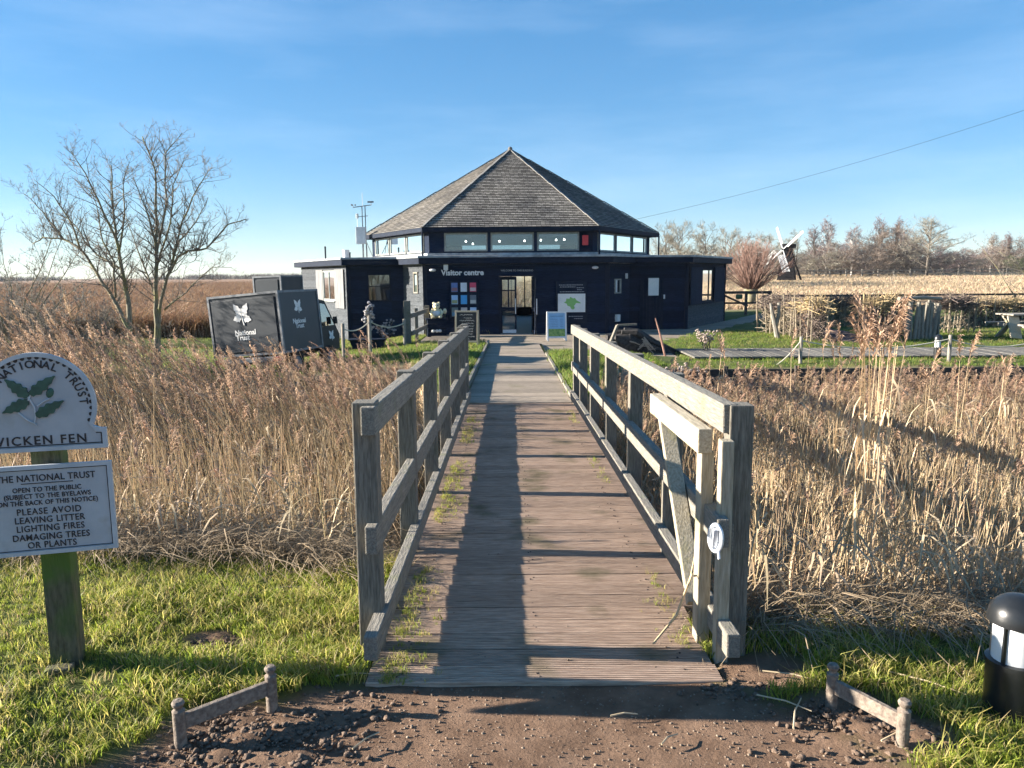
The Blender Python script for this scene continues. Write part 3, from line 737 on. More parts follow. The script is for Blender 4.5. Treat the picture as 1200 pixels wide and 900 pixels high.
def oak_leaf(mb, base, tip, W, c, m=FACE, z0=0, z1=.003, lobes=4, notch=.32):
    base, tip = Vector(base), Vector(tip); ax = tip-base; ln = ax.length; ax.normalize(); nn = Vector((-ax.y, ax.x)); up = []; dn = []
    for i in range(25):
        t = i/24; w_ = W*(math.sin(math.pi*min(1, .06+.94*t)**.75)**.8 if 0 < t < 1 else (.12 if t == 0 else 0.05))
        w_ *= 1-notch*(.5-.5*math.cos(2*math.pi*lobes*t))*(0 if t > .95 else 1)
        w_ = max(w_, W*.05)
        up.append(base+ax*ln*t+nn*w_); dn.append(base+ax*ln*t-nn*w_)
    n = len(up); c = Vector(c); vs = []
    for z in (z0, z1):
        vs += [c+m @ Vector((q.x, q.y, z)) for q in up] + [c+m @ Vector((q.x, q.y, z)) for q in dn]
    fs = []
    for i in range(n-1):
        fs += [(2*n+i, 2*n+i+1, 3*n+i+1, 3*n+i), (i, 2*n+i, 2*n+i+1, i+1), (n+i+1, 3*n+i+1, 3*n+i, n+i)]
    mb.add(vs, fs)
YF = -.086
b1 = plate(omega(.004), .02, M['signface'], 'arched_board', -.064, sg)
ring_between(omega(0), omega(.016), .014, .028, (0, -.064, 0), M['signrim'], 'rim', b1)
mb = MB()
for k in range(30):
    a = R(-20+220*k/29); mb.lathe([(.0075, 0), (.0075, .0015)], (OX+(RC-.0195)*math.cos(a), YF+.0018, ZB+(RC-.0195)*math.sin(a)), 10, FACE)
mb.build('scalloped_border', M['ink'], b1)
bl = [(OX-.232, ZA+.024), (OX+.232, ZA+.024), (OX+.232, .985), (OX-.232, .985)]
mb = MB()
mb.box((OX, YF+.001, ZA+.021), (.424, .002, .004)); mb.box((OX+.212, YF+.001, .955), (.004, .002, .056)); mb.box((OX-.212, YF+.001, .955), (.004, .002, .056)); mb.box((OX+.203, YF+.001, .985), (.02, .002, .003)); mb.box((OX-.203, YF+.001, .985), (.02, .002, .003))
mb.build('border_line', M['ink'], b1)
mb = MB(); s_ = 'THE NATIONAL TRUST'
for k, chh in enumerate(s_):
    if chh == ' ': continue
    a = R(176-172*k/(len(s_)-1)); rot = Matrix.Rotation(a-math.pi/2, 3, 'Z')
    add_text(mb, chh, .041, Vector((OX+.147*math.cos(a), YF+.001, ZB+.147*math.sin(a))), FACE @ rot, extrude=.002, bold=.0006)
add_text(mb, 'WICKEN FEN', .048, (OX-.006, YF+.001, .951), FACE, extrude=.002, bold=.0006, space=1.22)
mb.build('lettering', M['ink'], b1)
def lx(px, py): return (OX+(px-47+ (482-py)*.088-3)*.00345, ZB+(479-py)*.00345)
mb = MB()
for tp_, bs_ in (((18, 448), (41, 468)), ((67, 446), (43, 466)), ((16, 485), (41, 473)), ((76, 474), (49, 490))):
    oak_leaf(mb, lx(*bs_), lx(*tp_), .0235, (0, YF, 0), z0=0, z1=.006)
a_ = lx(62, 465); mb.blob((a_[0], YF, a_[1]), (.013, .005, .02), Matrix.Rotation(.35, 3, 'Y'))
mb.build('oak_leaves', M['leafgreen'], b1)
mb = MB()
def st(*pts): mb.tube([(lx(*p)[0], YF-.002, lx(*p)[1]) for p in pts], .0032, 6)
st((40, 467), (47, 480), (48.5, 490), (47, 498)); st((31, 485), (40, 494), (47, 498)); st((50, 479), (56, 474), (62, 471)); st((47, 498), (49.5, 500)); st((44, 465), (41, 472), (30, 479))
mb.build('twig', M['signrim'], b1)
def rect(x0, x1, z0, z1): return [(x0, z0), (x1, z0), (x1, z1), (x0, z1)]
OX2 = -.018
b2 = plate(rect(OX2-.254, OX2+.254, .518, .868), .02, M['signface'], 'rules_board', -.064, sg)
ring_between(rect(OX2-.257, OX2+.257, .515, .871), rect(OX2-.241, OX2+.241, .531, .855), .014, .028, (0, -.064, 0), M['signrim'], 'rim', b2)
ring_between(rect(OX2-.239, OX2+.239, .533, .853), rect(OX2-.2365, OX2+.2365, .5355, .8505), .0205, .022, (0, -.064, 0), M['ink'], 'border_line', b2)
mb = MB()
for s_, z, sz, sp in (('THE NATIONAL TRUST', .808, .037, 1.08), ('OPEN TO THE PUBLIC', .766, .0265, 1.1), ('(SUBJECT TO THE BYELAWS', .740, .0265, 1.1), ('ON THE BACK OF THIS NOTICE)', .714, .0265, 1.08), ('PLEASE AVOID', .676, .036, 1.18), ('LEAVING LITTER', .642, .036, 1.12), ('LIGHTING FIRES', .608, .036, 1.12), ('DAMAGING TREES', .573, .036, 1.1), ('OR PLANTS', .541, .036, 1.12)):
    add_text(mb, s_, sz, (OX2+.024, YF+.001, z), FACE, .86, extrude=.002, bold=.0001, space=sp*.97)
mb.box((OX2+.026, YF+.001, .799), (.18, .002, .003))
mb.build('lettering', M['ink'], b2)
smooth_by_angle(b1, 20)

# ------------------------------------------------------------------ boot scrapers
M['scraper'] = pmat('muddy_scraper_wood', (.13,.10,.08), (.27,.225,.18), .9, 9, (6, 6, 6), .35)
def scraper(p0, p1, label, h0=.165, h1=.165):
    t = empty('boot_scraper', (p0[0], p0[1], 0), (0, 0, 0), label, 'boot scraper', 'boot scrapers beside the bridge')
    d = Vector((p1[0]-p0[0], p1[1]-p0[1], 0))
    for q, h in ((Vector((0, 0, 0)), h0), (d, h1)):
        mb = MB(); mb.lathe([(.021, -.10), (.021, h-.045), (.0225, h-.04), (.014, h-.034), (.014, h-.028), (.020, h-.02), (.022, h-.011), (.016, h-.002), (.004, h)], q, 14)
        smooth_by_angle(mb.build('post', M['scraper'], t))
    u = d.normalized()*.018
    mb = MB(); mb.beam(u+Vector((0, 0, h0-.085)), d-u+Vector((0, 0, h1-.085)), .02, .055, bev=.003); mb.build('scraper_bar', M['scraper'], t)
    return t
q0, q1 = gz(212, 872, 0), gz(319, 828, 0)
scraper(q0, q1, 'muddy wooden boot scraper on churned soil below the notice')
q0, q1 = gz(974, 826, 0), gz(1057, 872, 0)
scraper(q0, q1, 'dry pale boot scraper beside the black bollard light')

# ------------------------------------------------------------------ bollard lights
M['bollard'] = pmat('black_coated_metal', (.010,.012,.014), (.018,.02,.022), .32, 14, bump=.05)
M['opal'] = plain('opal_white_diffuser', (.78,.80,.80), .35)
def bollard(loc, h, label, s=1.0):
    t = empty('bollard_light', loc, (0, 0, 0), label, 'bollard light')
    r_ = .088*s
    mb = MB(); mb.lathe([(r_*1.12, -.03), (r_*1.12, .02), (r_*1.0, .026), (r_, h*.43), (r_*1.06, h*.435), (r_*1.06, h*.475), (r_*.9, h*.48)], (0, 0, 0), 28); smooth_by_angle(mb.build('body', M['bollard'], t))
    mb = MB(); mb.lathe([(r_*.84, h*.47), (r_*.84, h*.79)], (0, 0, 0), 28); smooth_by_angle(mb.build('diffuser', M['opal'], t))
    for a in (.5, 2.1, 3.7, 5.2): mb = MB(); mb.box((r_*.9*math.cos(a), r_*.9*math.sin(a), h*.63), (.010*s, .010*s, h*.32)); mb.build('strut', M['bollard'], t)
    mb = MB(); mb.lathe([(r_*.8, h*.775), (r_*1.1, h*.78), (r_*1.1, h*.81)] + [(r_*1.08*math.cos(a), h*.82+h*.18*math.sin(a)) for a in np.linspace(.05, 1.5, 9)], (0, 0, 0), 28); smooth_by_angle(mb.build('cap', M['bollard'], t), 50)
    return t
p = gz(1190, 842, 0); bollard((p.x+.01, p.y+.05, float(hgt(p.x, p.y))-.02), .47, 'black domed bollard light with white lens in the near right grass')
p = at(1077, 421, 19.0); bollard((p.x, 18.2, -.46), .58, 'far small bollard light in front of the rustic log panel', .95)
# ------------------------------------------------------------------ visitor centre
vc = empty('visitor_centre', (0, 33.8, -.53), (0, 0, 0), 'dark weatherboarded hexagonal building with shingled pyramid roof and flat roofed wings', 'building')
VO = Vector((0, 33.8, -.53)); vc_inv = Matrix.Translation(-VO)
def vb(mb, name, mat, parent=None, smooth=False):
    o = mb.build(name, mat, None, smooth); o.parent = parent or vc
    o.matrix_parent_inverse = vc_inv if parent is None else Matrix.Identity(4)
    return o
# everything of the building is written in world metres; the parts hang off the empty through the offset above
def clad(mb, p0, p1, z0, z1, pitch=.155, lip=.022):
    p0, p1 = Vector((p0[0], p0[1], 0)), Vector((p1[0], p1[1], 0)); d = (p1-p0).normalized(); n = Vector((d.y, -d.x, 0)); z = z0
    while z < z1-.002:
        zt = min(z+pitch, z1); f = (zt-z)/pitch
        a = [p0+n*(lip+.004), p1+n*(lip+.004), p1+n*(lip*(1-f)+.004), p0+n*(lip*(1-f)+.004), p0+n*.002, p1+n*.002]
        mb.add([a[0]+Vector((0,0,z)), a[1]+Vector((0,0,z)), a[2]+Vector((0,0,zt)), a[3]+Vector((0,0,zt)), a[4]+Vector((0,0,z)), a[5]+Vector((0,0,z))], [(0,1,2,3), (4,5,1,0)]); z = zt
def cells(u1, z0, z1, ops):          # rectangles of wall left round the openings
    us = sorted({0, u1, *[o[0] for o in ops], *[o[1] for o in ops]}); out = []
    for a, b in zip(us, us[1:]):
        seg = [(z0, z1)]
        for o in ops:
            if o[0] < b-1e-6 and o[1] > a+1e-6:
                ns = []
                for s0, s1 in seg:
                    if o[2] > s0: ns.append((s0, min(s1, o[2])))
                    if o[3] < s1: ns.append((max(s0, o[3]), s1))
                seg = [q for q in ns if q[1]-q[0] > 1e-4]
        out += [(a, b, *q) for q in seg]
    return out
def wall(p0, p1, z0, z1, ops=(), mat=None, th=.14, clad_on=True, name='wall'):
    p0, p1 = Vector((p0[0], p0[1], 0)), Vector((p1[0], p1[1], 0)); u = (p1-p0); ln = u.length; u.normalize(); n = Vector((u.y, -u.x, 0))
    mb = MB()
    for a, b, s0, s1 in cells(ln, z0, z1, ops):
        q0, q1 = p0+u*a, p0+u*b; vs = []
        for q in (q0, q1, q1-n*th, q0-n*th): vs += [q+Vector((0,0,s0)), q+Vector((0,0,s1))]
        mb.add(vs, [(0,2,3,1), (2,4,5,3), (4,6,7,5), (6,0,1,7), (1,3,5,7), (0,6,4,2)])
        if clad_on:
            zb = z0+math.floor((s0-z0)/.155)*.155
            clad(mb, q0, q1, s0, s1)
    return vb(mb, name, mat or M['blackpaint'])
def frame_at(p0, p1, a, b, s0, s1, fr=.06, dp=.05, mull=(), bars=(), mat=None, pane=None, blind=None, inset=0.0, sill=False, name='window'):
    p0, p1 = Vector((p0[0], p0[1], 0)), Vector((p1[0], p1[1], 0)); u = (p1-p0).normalized(); n = Vector((u.y, -u.x, 0)); m = Matrix((u, n, Vector((0,0,1)))).transposed()
    def bx(mb, x0, x1, z0, z1, y, t): mb.box(p0+u*(x0+x1)/2+n*y+Vector((0,0,(z0+z1)/2)), (x1-x0, t, z1-z0), m)
    yc = .03-inset; mb = MB()
    bx(mb, a, a+fr, s0, s1, yc, dp); bx(mb, b-fr, b, s0, s1, yc, dp); bx(mb, a+fr, b-fr, s1-fr, s1, yc, dp); bx(mb, a+fr, b-fr, s0, s0+fr, yc, dp)
    for k in mull: bx(mb, k-fr*.4, k+fr*.4, s0+fr, s1-fr, yc, dp*.9)
    for k in bars: bx(mb, a+fr, b-fr, k-.015, k+.015, yc, dp*.7)
    if sill: bx(mb, a-.05, b+.05, s0-.05, s0-.002, yc+.03, dp+.06)
    o = vb(mb, name, mat or M['greyframe'])
    mb = MB(); bx(mb, a+fr, b-fr, s0+fr, s1-fr, yc-.005, .008); pn = vb(mb, 'pane', pane or M['glass'], o)
    if blind:
        mb = MB(); bx(mb, a+fr, b-fr, s0+fr, s1-fr, yc-.045, .01); vb(mb, 'blind', blind, o)
    return o
A_, B_, C_, D_ = (-9.5, 35.22), (-6.2, 29.5), (-4.1, 29.53), (-3.1, 27.8)
E_, F_, G_, H_ = (3.45, 27.8), (4.53, 29.68), (6.72, 29.68), (9.45, 34.4)
I_, J_, K_, L_ = (7.6, 40.2), (4.2, 41.6), (-4.2, 41.6), (-8.0, 40.6)
ZL, ZW = -.9, 2.02
# left wing
wl = (Vector(B_)-Vector(A_)).length
wall(A_, B_, ZL, ZW, [(wl-3.15, wl-1.55, .62, 1.82)], M['faded'])
frame_at(A_, B_, wl-3.15, wl-1.55, .62, 1.82, mull=(wl-2.35,), blind=M['blind'], mat=M['greyframe'], sill=True)
def shutter(p0, p1, a, b, s0, s1, mat, off=.05, name='shutter'):
    p0, p1 = Vector((p0[0], p0[1], 0)), Vector((p1[0], p1[1], 0)); u = (p1-p0).normalized(); n = Vector((u.y, -u.x, 0)); m = Matrix((u, n, Vector((0,0,1)))).transposed()
    mb = MB(); mb.box(p0+u*(a+b)/2+n*off+Vector((0,0,(s0+s1)/2)), (b-a, .03, s1-s0), m, .004); o = vb(mb, name, mat)
    return o
M['shut'] = pmat('grey_board_shutter', (.10,.105,.11), (.17,.175,.18), .7, 5, (1, 1, .3))
shutter(A_, B_, wl-1.52, wl-.40, .34, 1.86, M['shut'], .06); shutter(A_, B_, wl-4.15, wl-3.18, .42, 1.86, M['shut'], .05)
wall(B_, C_, ZL, ZW, [(.72, 1.62, .62, 1.68)])
frame_at(B_, C_, .72, 1.62, .62, 1.68, .055, mat=M['blacktrim'], bars=(1.2,), inset=-.0)
wall(C_, D_, ZL, ZW, [(1.05, 1.45, .95, 1.72)], M['faded'])
frame_at(C_, D_, 1.05, 1.45, .95, 1.72, .05, mat=M['rail'], blind=M['blind'])
# front with the double door
fx = lambda x: x-D_[0]
wall(D_, E_, ZL, ZW, [(fx(-.46), fx(.84), -.55, 1.60)])
mb = MB(); mb.box((-.43, 27.80, .52), (.06, .2, 2.14)); mb.box((.81, 27.80, .52), (.06, .2, 2.14)); mb.box((.19, 27.80, 1.57), (1.18, .2, .06)); df = vb(mb, 'door_frame', M['blacktrim'])
mb = MB(); mb.box((.19, 27.74, -.535), (1.3, .28, .03)); vb(mb, 'threshold', M['lead'])
def leaf(x0, x1, y, rot, label=None):
    wd = x1-x0; m = Matrix.Rotation(rot, 3, 'Z'); c = Vector((x0, y, 0)) if rot >= 0 else Vector((x0, y, 0)); mb = MB()
    def bx(a, b, z0, z1, t=.045, yy=0): mb.box(c + m @ Vector(((a+b)/2, yy, (z0+z1)/2)), (b-a, t, z1-z0), m)
    bx(0, .07, -.5, 1.53); bx(wd-.07, wd, -.5, 1.53); bx(.07, wd-.07, 1.42, 1.53); bx(.07, wd-.07, .30, .44); bx(.07, wd-.07, -.5, -.36); bx(wd/2-.025, wd/2+.025, .44, 1.42); bx(.07, wd-.07, 1.02, 1.06, .04)
    o = vb(mb, 'door_leaf', M['blacktrim'])
    mb = MB(); bx(.07, wd-.07, .44, 1.42, .008, 0); bx(.07, wd-.07, -.36, .30, .008, 0); vb(mb, 'pane', M['glass'], o)
    mb = MB(); bx(wd-.055, wd-.03, .2, .75, .03, -.05); vb(mb, 'handle', M['metal'], o)
    mb = MB(); bx(.08, wd-.02, -.49, -.37, .01, -.03); vb(mb, 'kick_plate', M['metal'], o)
leaf(-.40, .19, 27.86, 0); leaf(.76, .19, 27.86, R(98))
# right side
wall(E_, F_, ZL, ZW, [(.62, 1.22, .88, 1.42)])
frame_at(E_, F_, .62, 1.22, .88, 1.42, .05, mat=M['greyframe'], blind=None, pane=M['darkglass'])
wall(F_, G_, ZL, ZW)
mb = MB()
for k in range(7): mb.box((5.00+k*.128, 29.645, .42), (.118, .05, 1.92))
sd = vb(mb, 'side_door', M['blacktrim'])
mb = MB(); mb.box((5.44, 29.605, 1.10), (.50, .03, .78)); mb2 = MB(); vb(mb, 'frame', M['blacktrim'], sd)
mb = MB(); mb.box((5.44, 29.585, 1.10), (.40, .012, .66)); vb(mb, 'pane', M['blind'], sd)
mb = MB(); mb.box((5.86, 29.60, .72), (.06, .05, .16), None, .01); vb(mb, 'handle', M['metal'], sd)
wr = (Vector(H_)-Vector(G_)).length
wall(G_, H_, ZL, ZW, [(1.9, 3.5, .42, 1.78)], M['blackpaint'])
frame_at(G_, H_, 1.9, 3.5, .42, 1.78, .07, mull=(2.9,), mat=M['blacktrim'], sill=True)
mb = MB(); clad(mb, Vector(G_)+Vector((.019, -.011)), Vector(H_)+Vector((.019, -.011)), -.86, .36); vb(mb, 'weatherboard_dado', M['faded'])
shutter(G_, H_, .25, 1.8, .38, 1.84, M['blackpaint'], .09); shutter(G_, H_, 3.6, 5.15, .38, 1.84, M['blackpaint'], .09)
# closing walls at the back, with the far windows one sees daylight through
wall(H_, I_, ZL, ZW, [(1.2, 4.6, .0, 1.7)]); wall(I_, J_, ZL, ZW)
kj = J_[0]-K_[0]
wall(J_, K_, ZL, ZW, [(J_[0]-1.45, J_[0]+.75, -.2, 1.62)])
frame_at(J_, K_, J_[0]-1.45, J_[0]+.75, -.2, 1.62, .07, mull=(J_[0]-.72, J_[0]), mat=M['blacktrim'])
frame_at(H_, I_, 1.2, 4.6, 0, 1.7, .07, mull=(2.9,), mat=M['blacktrim'])
wall(K_, L_, ZL, ZW); wall(L_, A_, ZL, ZW)
PLAN = [A_, B_, C_, D_, E_, F_, G_, H_, I_, J_, K_, L_]
mb = MB(); mb.prism([p for p in PLAN], -.62, -.56, Matrix.Identity(3)); vb(mb, 'floor_slab', plain('dark_floor', (.07,.05,.035), .4))
# corner boards
for p in (B_, D_, E_, G_, H_): mb = MB(); mb.box((p[0], p[1], .56), (.13, .13, 2.9)); vb(mb, 'corner_board', M['blacktrim'])
# flat roof with a hexagonal hole for the hall
def offset_poly(P, d):
    n = len(P); out = []
    for i in range(n):
        a, b, c = Vector(P[i-1]), Vector(P[i]), Vector(P[(i+1) % n])
        d1 = (b-a).normalized(); d2 = (c-b).normalized(); n1 = Vector((d1.y, -d1.x)); n2 = Vector((d2.y, -d2.x))
        k = (n1+n2); k = k/max(.3, (1+n1.dot(n2))); out.append(b+k*d)
    return out
OP = offset_poly(PLAN, .26); HC = Vector((0, 33.8))
def hexp(a): s_ = a/math.cos(R(30)); return [HC+Vector((s_*math.cos(R(240+60*k)), s_*math.sin(R(240+60*k)))) for k in range(6)]
mb = MB()
n = len(OP)
ip = [HC+(p-HC)*min(1, 5.1/(p-HC).length) for p in OP]
vs = [Vector((p.x, p.y, z)) for pl, z in ((OP, 1.99), (OP, 2.27), (ip, 2.36), (ip, 2.0)) for p in pl]
fs = [(k*n+i, k*n+(i+1) % n, (k+1)*n+(i+1) % n, (k+1)*n+i) for k in range(1, 3) for i in range(n)] + [(3*n+i, 3*n+(i+1) % n, (i+1) % n, i) for i in range(n)]
mb.add(vs, fs); vb(mb, 'flat_roof', M['flatroof'])
o2 = offset_poly(PLAN, .30); o1 = offset_poly(PLAN, .262); o3 = offset_poly(PLAN, .34)
def band(pa, pb, z0, z1, name, mat):
    mb = MB(); n = len(pa)
    vs = [Vector((p.x, p.y, z)) for pl, z in ((pa, z0), (pb, z0), (pb, z1), (pa, z1)) for p in pl]
    mb.add(vs, [(k*n+i, k*n+(i+1) % n, ((k+1) % 4)*n+(i+1) % n, ((k+1) % 4)*n+i) for k in range(4) for i in range(n)]); return vb(mb, name, mat)
band(o1, o2, 2.0, 2.21, 'fascia', M['blacktrim']); band(offset_poly(PLAN, .255), o3, 2.215, 2.285, 'roof_edging', M['lead'])
M['hallblind'] = pmat('grey_hall_blind', (.34,.36,.38), (.46,.48,.50), .8, 2)
# hall: clerestory
h1 = hexp(5.2); ZC0, ZC1 = 2.2, 3.22; sd_ = 6.004
for k in range(6):
    p0, p1 = h1[k], h1[(k+1) % 6]
    if k == 0: ops = [(sd_/2-2.44, sd_/2-.86, 2.46, 3.13), (sd_/2-.74, sd_/2+.84, 2.46, 3.13), (sd_/2+.96, sd_/2+2.50, 2.46, 3.13)]
    elif k in (1, 5): ops = [(.42+1.76*i, 2.06+1.76*i, 2.44, 3.13) for i in range(3)]
    else: ops = [(.5, 5.5, 2.44, 3.13)]
    wall(p0, p1, ZC0, ZC1, ops, M['blackpaint'], .12, name='hall_wall', clad_on=False)
    for o in ops:
        frame_at(p0, p1, *o, fr=.06, mat=M['greyframe'], blind=(M['hallblind'] if k in (1, 5) else None), inset=.02, pane=M['glass'])
band(hexp(5.22), hexp(5.30), 2.28, 2.40, 'sill_board', M['lead']); band(hexp(5.2), hexp(5.262), 3.14, 3.21, 'head_board', M['blacktrim'])
# pyramid roof, course by course
def shingle_mat():
    m, t, b = new_mat('weathered_shingles'); n = t.nodes.new; l = t.links.new
    b.inputs['Roughness'].default_value = .85; b.inputs['Specular IOR Level'].default_value = .2
    uv = n('ShaderNodeUVMap'); bk = n('ShaderNodeTexBrick'); bk.inputs['Scale'].default_value = 1.0
    bk.inputs['Brick Width'].default_value = .17; bk.inputs['Row Height'].default_value = .125; bk.inputs['Mortar Size'].default_value = .008; bk.inputs['Bias'].default_value = 0
    bk.inputs['Color1'].default_value = (.15, .143, .134, 1); bk.inputs['Color2'].default_value = (.33, .316, .296, 1); bk.inputs['Mortar'].default_value = (.03, .028, .026, 1)
    l(uv.outputs[0], bk.inputs['Vector'])
    nz = n('ShaderNodeTexNoise'); nz.inputs['Scale'].default_value = .9; nz.inputs['Detail'].default_value = 8; tc = n('ShaderNodeTexCoord'); l(tc.outputs['Object'], nz.inputs['Vector'])
    rp = n('ShaderNodeValToRGB'); rp.color_ramp.elements[0].color = (.6, .6, .6, 1); rp.color_ramp.elements[1].color = (1.25, 1.2, 1.1, 1); rp.color_ramp.elements[0].position = .3; rp.color_ramp.elements[1].position = .7; l(nz.outputs['Fac'], rp.inputs['Fac'])
    mx = n('ShaderNodeMixRGB'); mx.blend_type = 'MULTIPLY'; mx.inputs['Fac'].default_value = 1; l(bk.outputs['Color'], mx.inputs['Color1']); l(rp.outputs[0], mx.inputs['Color2']); l(mx.outputs[0], b.inputs['Base Color'])
    return m
M['shingle'] = shingle_mat(); he = hexp(5.55); APEX = Vector((HC.x, HC.y, 6.86)); ZE = 3.30
for k in range(6):
    a, b = he[k], he[(k+1) % 6]; a3, b3 = Vector((a.x, a.y, ZE)), Vector((b.x, b.y, ZE)); nc = 50; rows = []; uv = []
    mid = (a3+b3)/2; sl_ = (APEX-mid).length; nrm = (b3-a3).cross(APEX-a3).normalized(); mb = MB(); u_ = (b3-a3).normalized()
    rk = random.Random(k+5)
    for i in range(nc):
        t0, t1 = i/nc, (i+1)/nc; q0, q1 = a3.lerp(APEX, t0), b3.lerp(APEX, t0); r0, r1 = a3.lerp(APEX, t1), b3.lerp(APEX, t1); up = nrm*.024
        ns = max(1, int((q1-q0).length/.9)); off = rk.random()*3
        for s_ in range(ns):
            f0, f1 = s_/ns, (s_+1)/ns; j0 = nrm*rk.uniform(0, .007)
            v = [q0.lerp(q1, f0)+up+j0, q0.lerp(q1, f1)+up+j0, r0.lerp(r1, f1)+nrm*.003, r0.lerp(r1, f0)+nrm*.003, q0.lerp(q1, f0), q0.lerp(q1, f1)]
            mb.add(v, [(0, 1, 2, 3), (4, 5, 1, 0)])
            for p in (v[0], v[1], v[2], v[3], v[4], v[5], v[1], v[0]): uv.append(((p-mid).dot(u_)+off+k*7, (p-mid).length*0 + (i+ (0.02 if p in (v[0], v[1], v[4], v[5]) else .98))*.125))
    mb.uv = uv; vb(mb, 'roof_slope', M['shingle'])
mb = MB()
for k in range(6): mb.prism([he[k], he[(k+1) % 6], HC], ZE-.03, ZE-.012) if k == 0 else None
mb.prism(he, ZE-.06, ZE-.03); vb(mb, 'soffit', M['blacktrim'])
band(hexp(5.50), hexp(5.57), 3.16, 3.31, 'eaves_fascia', M['blacktrim'])
M['ridge'] = pmat('pale_hip_capping', (.11,.107,.10), (.20,.195,.185), .8, 3)
for k in range(6):
    mb = MB(); p0 = Vector((he[k].x, he[k].y, ZE+.02)); nseg = 16
    for i in range(nseg): 
        q0, q1 = p0.lerp(APEX, i/nseg), p0.lerp(APEX, (i+1.05)/nseg); mb.beam(q0+Vector((0, 0, .02+.012*(i % 2))), q1+Vector((0, 0, .035+.012*(i % 2))), .10, .03)
    vb(mb, 'hip_cap', M['ridge'])
mb = MB(); mb.blob(APEX+Vector((0, 0, .05)), (.10, .10, .09), seg=12); vb(mb, 'apex_cap', M['ridge'])
# downpipes
for q in (he[0], he[1], he[2], he[5]): mb = MB(); mb.tube([(q.x, q.y, 3.2), (q.x, q.y, 2.3)], .035, 8); vb(mb, 'downpipe', M['blacktrim'])
# ceiling and lamps of the hall
mb = MB(); mb.prism(hexp(5.0), 3.05, 3.10); vb(mb, 'ceiling', plain('hall_ceiling', (.035, .033, .032), .8))
for i, (x, y, z) in enumerate(((-1.75, 30.4, 2.9), (-1.45, 29.8, 2.78), (-.45, 30.6, 2.9), (1.15, 29.9, 2.9), (1.75, 30.2, 2.92), (2.05, 30.0, 2.92), (.55, 31.5, 2.95))):
    mb = MB(); mb.blob((x, y, z), (.034, .034, .034), seg=8)
    lm = mb.build('pendant_lamp', M['bulb']); mb = MB(); mb.tube([(x, y, z+.03), (x, y, 3.05)], .005, 4); mb.build('cord', M['dark'], lm)
    tag(lm, 'small glowing pendant lamp behind the upper front windows', 'lamp', 'pendant lamps in the hall')
# small fittings on the walls
def fit(name, mat, fn): mb = MB(); fn(mb); return vb(mb, name, mat)
def dome(mb, x, z, y=27.70): mb.blob((x, y, z), (.12, .1, .055), seg=12)
fit('wall_light', M['metal'], lambda mb: dome(mb, -2.80, 1.78)); fit('wall_light', M['metal'], lambda mb: dome(mb, 3.0, 1.83))
fit('alarm_box', M['metal'], lambda mb: mb.box((-2.33, 27.72, 1.88), (.16, .08, .2), None, .02))
fit('meter_box', M['white'], lambda mb: mb.box((3.93, 28.52, -.02), (.3, .12, .26), Matrix.Rotation(R(60), 3, 'Z'), .02))
fit('socket', M['metal'], lambda mb: mb.box((4.36, 29.3, 1.52), (.16, .06, .2), Matrix.Rotation(R(60), 3, 'Z'), .02))
fit('alarm_sounder', plain('red_alarm_box', (.62, .03, .045), .4), lambda mb: mb.box((2.72, 28.54, 2.83), (.22, .08, .36), None, .02))
mb = MB(); add_text(mb, 'Visitor centre', .27, (-1.74, 27.772, 1.60), FACE, extrude=.01, bold=.009); vb(mb, 'lettering', M['letter'])
mb = MB(); add_text(mb, 'WELCOME TO THIS BUILDING', .085, (.21, 27.772, 1.72), FACE, extrude=.004); vb(mb, 'small_lettering', plain('dim_lettering', (.45, .48, .5), .5))
for x, y, h, r_, mt in ((-6.9, 32.6, .32, .13, M['white']), (-8.1, 34.0, .52, .035, M['blacktrim']), (-7.3, 35.2, .3, .05, M['blacktrim'])):
    mb = MB(); mb.lathe([(r_, 2.2), (r_, 2.3+h), (r_*1.15, 2.3+h), (r_*1.15, 2.36+h), (r_*.8, 2.36+h)], (x, y, 0), 14); smooth_by_angle(vb(mb, 'flue', mt))
# ------------------------------------------------------------------ boards and signs by the entrance
M['slate'] = pmat('chalkboard', (.018,.02,.021), (.03,.033,.034), .8, 6)
M['chalk'] = plain('chalk', (.62,.64,.62), .9)
def wobble_line(mb, x, y, z, ln, h, rnd, m, c):          # a line of handwriting: short joined strokes
    p = []; k = int(ln/(h*.32))
    for i in range(k+1): p.append(c + m @ Vector((x+ln*i/k, z+h*rnd.uniform(-.5, .5), y)))
    mb.tube(p, h*.085, 4)
def a_board(loc, rz, wd, ht, label, frame_mat, face):
    t = empty('pavement_sign', loc, (0, 0, rz), label, 'sign board'); a = R(9)
    m = Matrix.Rotation(-a, 3, 'X'); c0 = Vector((0, -.19*ht, 0)); mm = m @ FACE
    def P(x, z, y=0): return c0 + m @ Vector((x, y, z))
    mb = MB()
    for s_ in (-1, 1): mb.box(P(s_*(wd/2-.025), ht/2), (.05, .035, ht), m, .005)
    mb.box(P(0, ht-.025), (wd-.1, .035, .05), m, .004); mb.box(P(0, .115), (wd-.1, .035, .05), m, .004); mb.build('frame', frame_mat, t)
    mb = MB(); mb.box(P(0, ht/2+.045, .002), (wd-.1, .02, ht-.19), m); f = mb.build('face', face, t)
    m2 = Matrix.Rotation(a, 3, 'X'); mb = MB()
    for s_ in (-1, 1): mb.box(Vector((0, .19*ht, 0)) + m2 @ Vector((s_*(wd/2-.025), 0, ht/2)), (.05, .035, ht), m2, .005)
    mb.box(Vector((0, .19*ht, 0)) + m2 @ Vector((0, 0, ht/2+.04)), (wd-.1, .02, ht-.18), m2); mb.build('back_leg', frame_mat, t)
    return t, f, c0, m, mm
p = gz(548, 412, -.53)
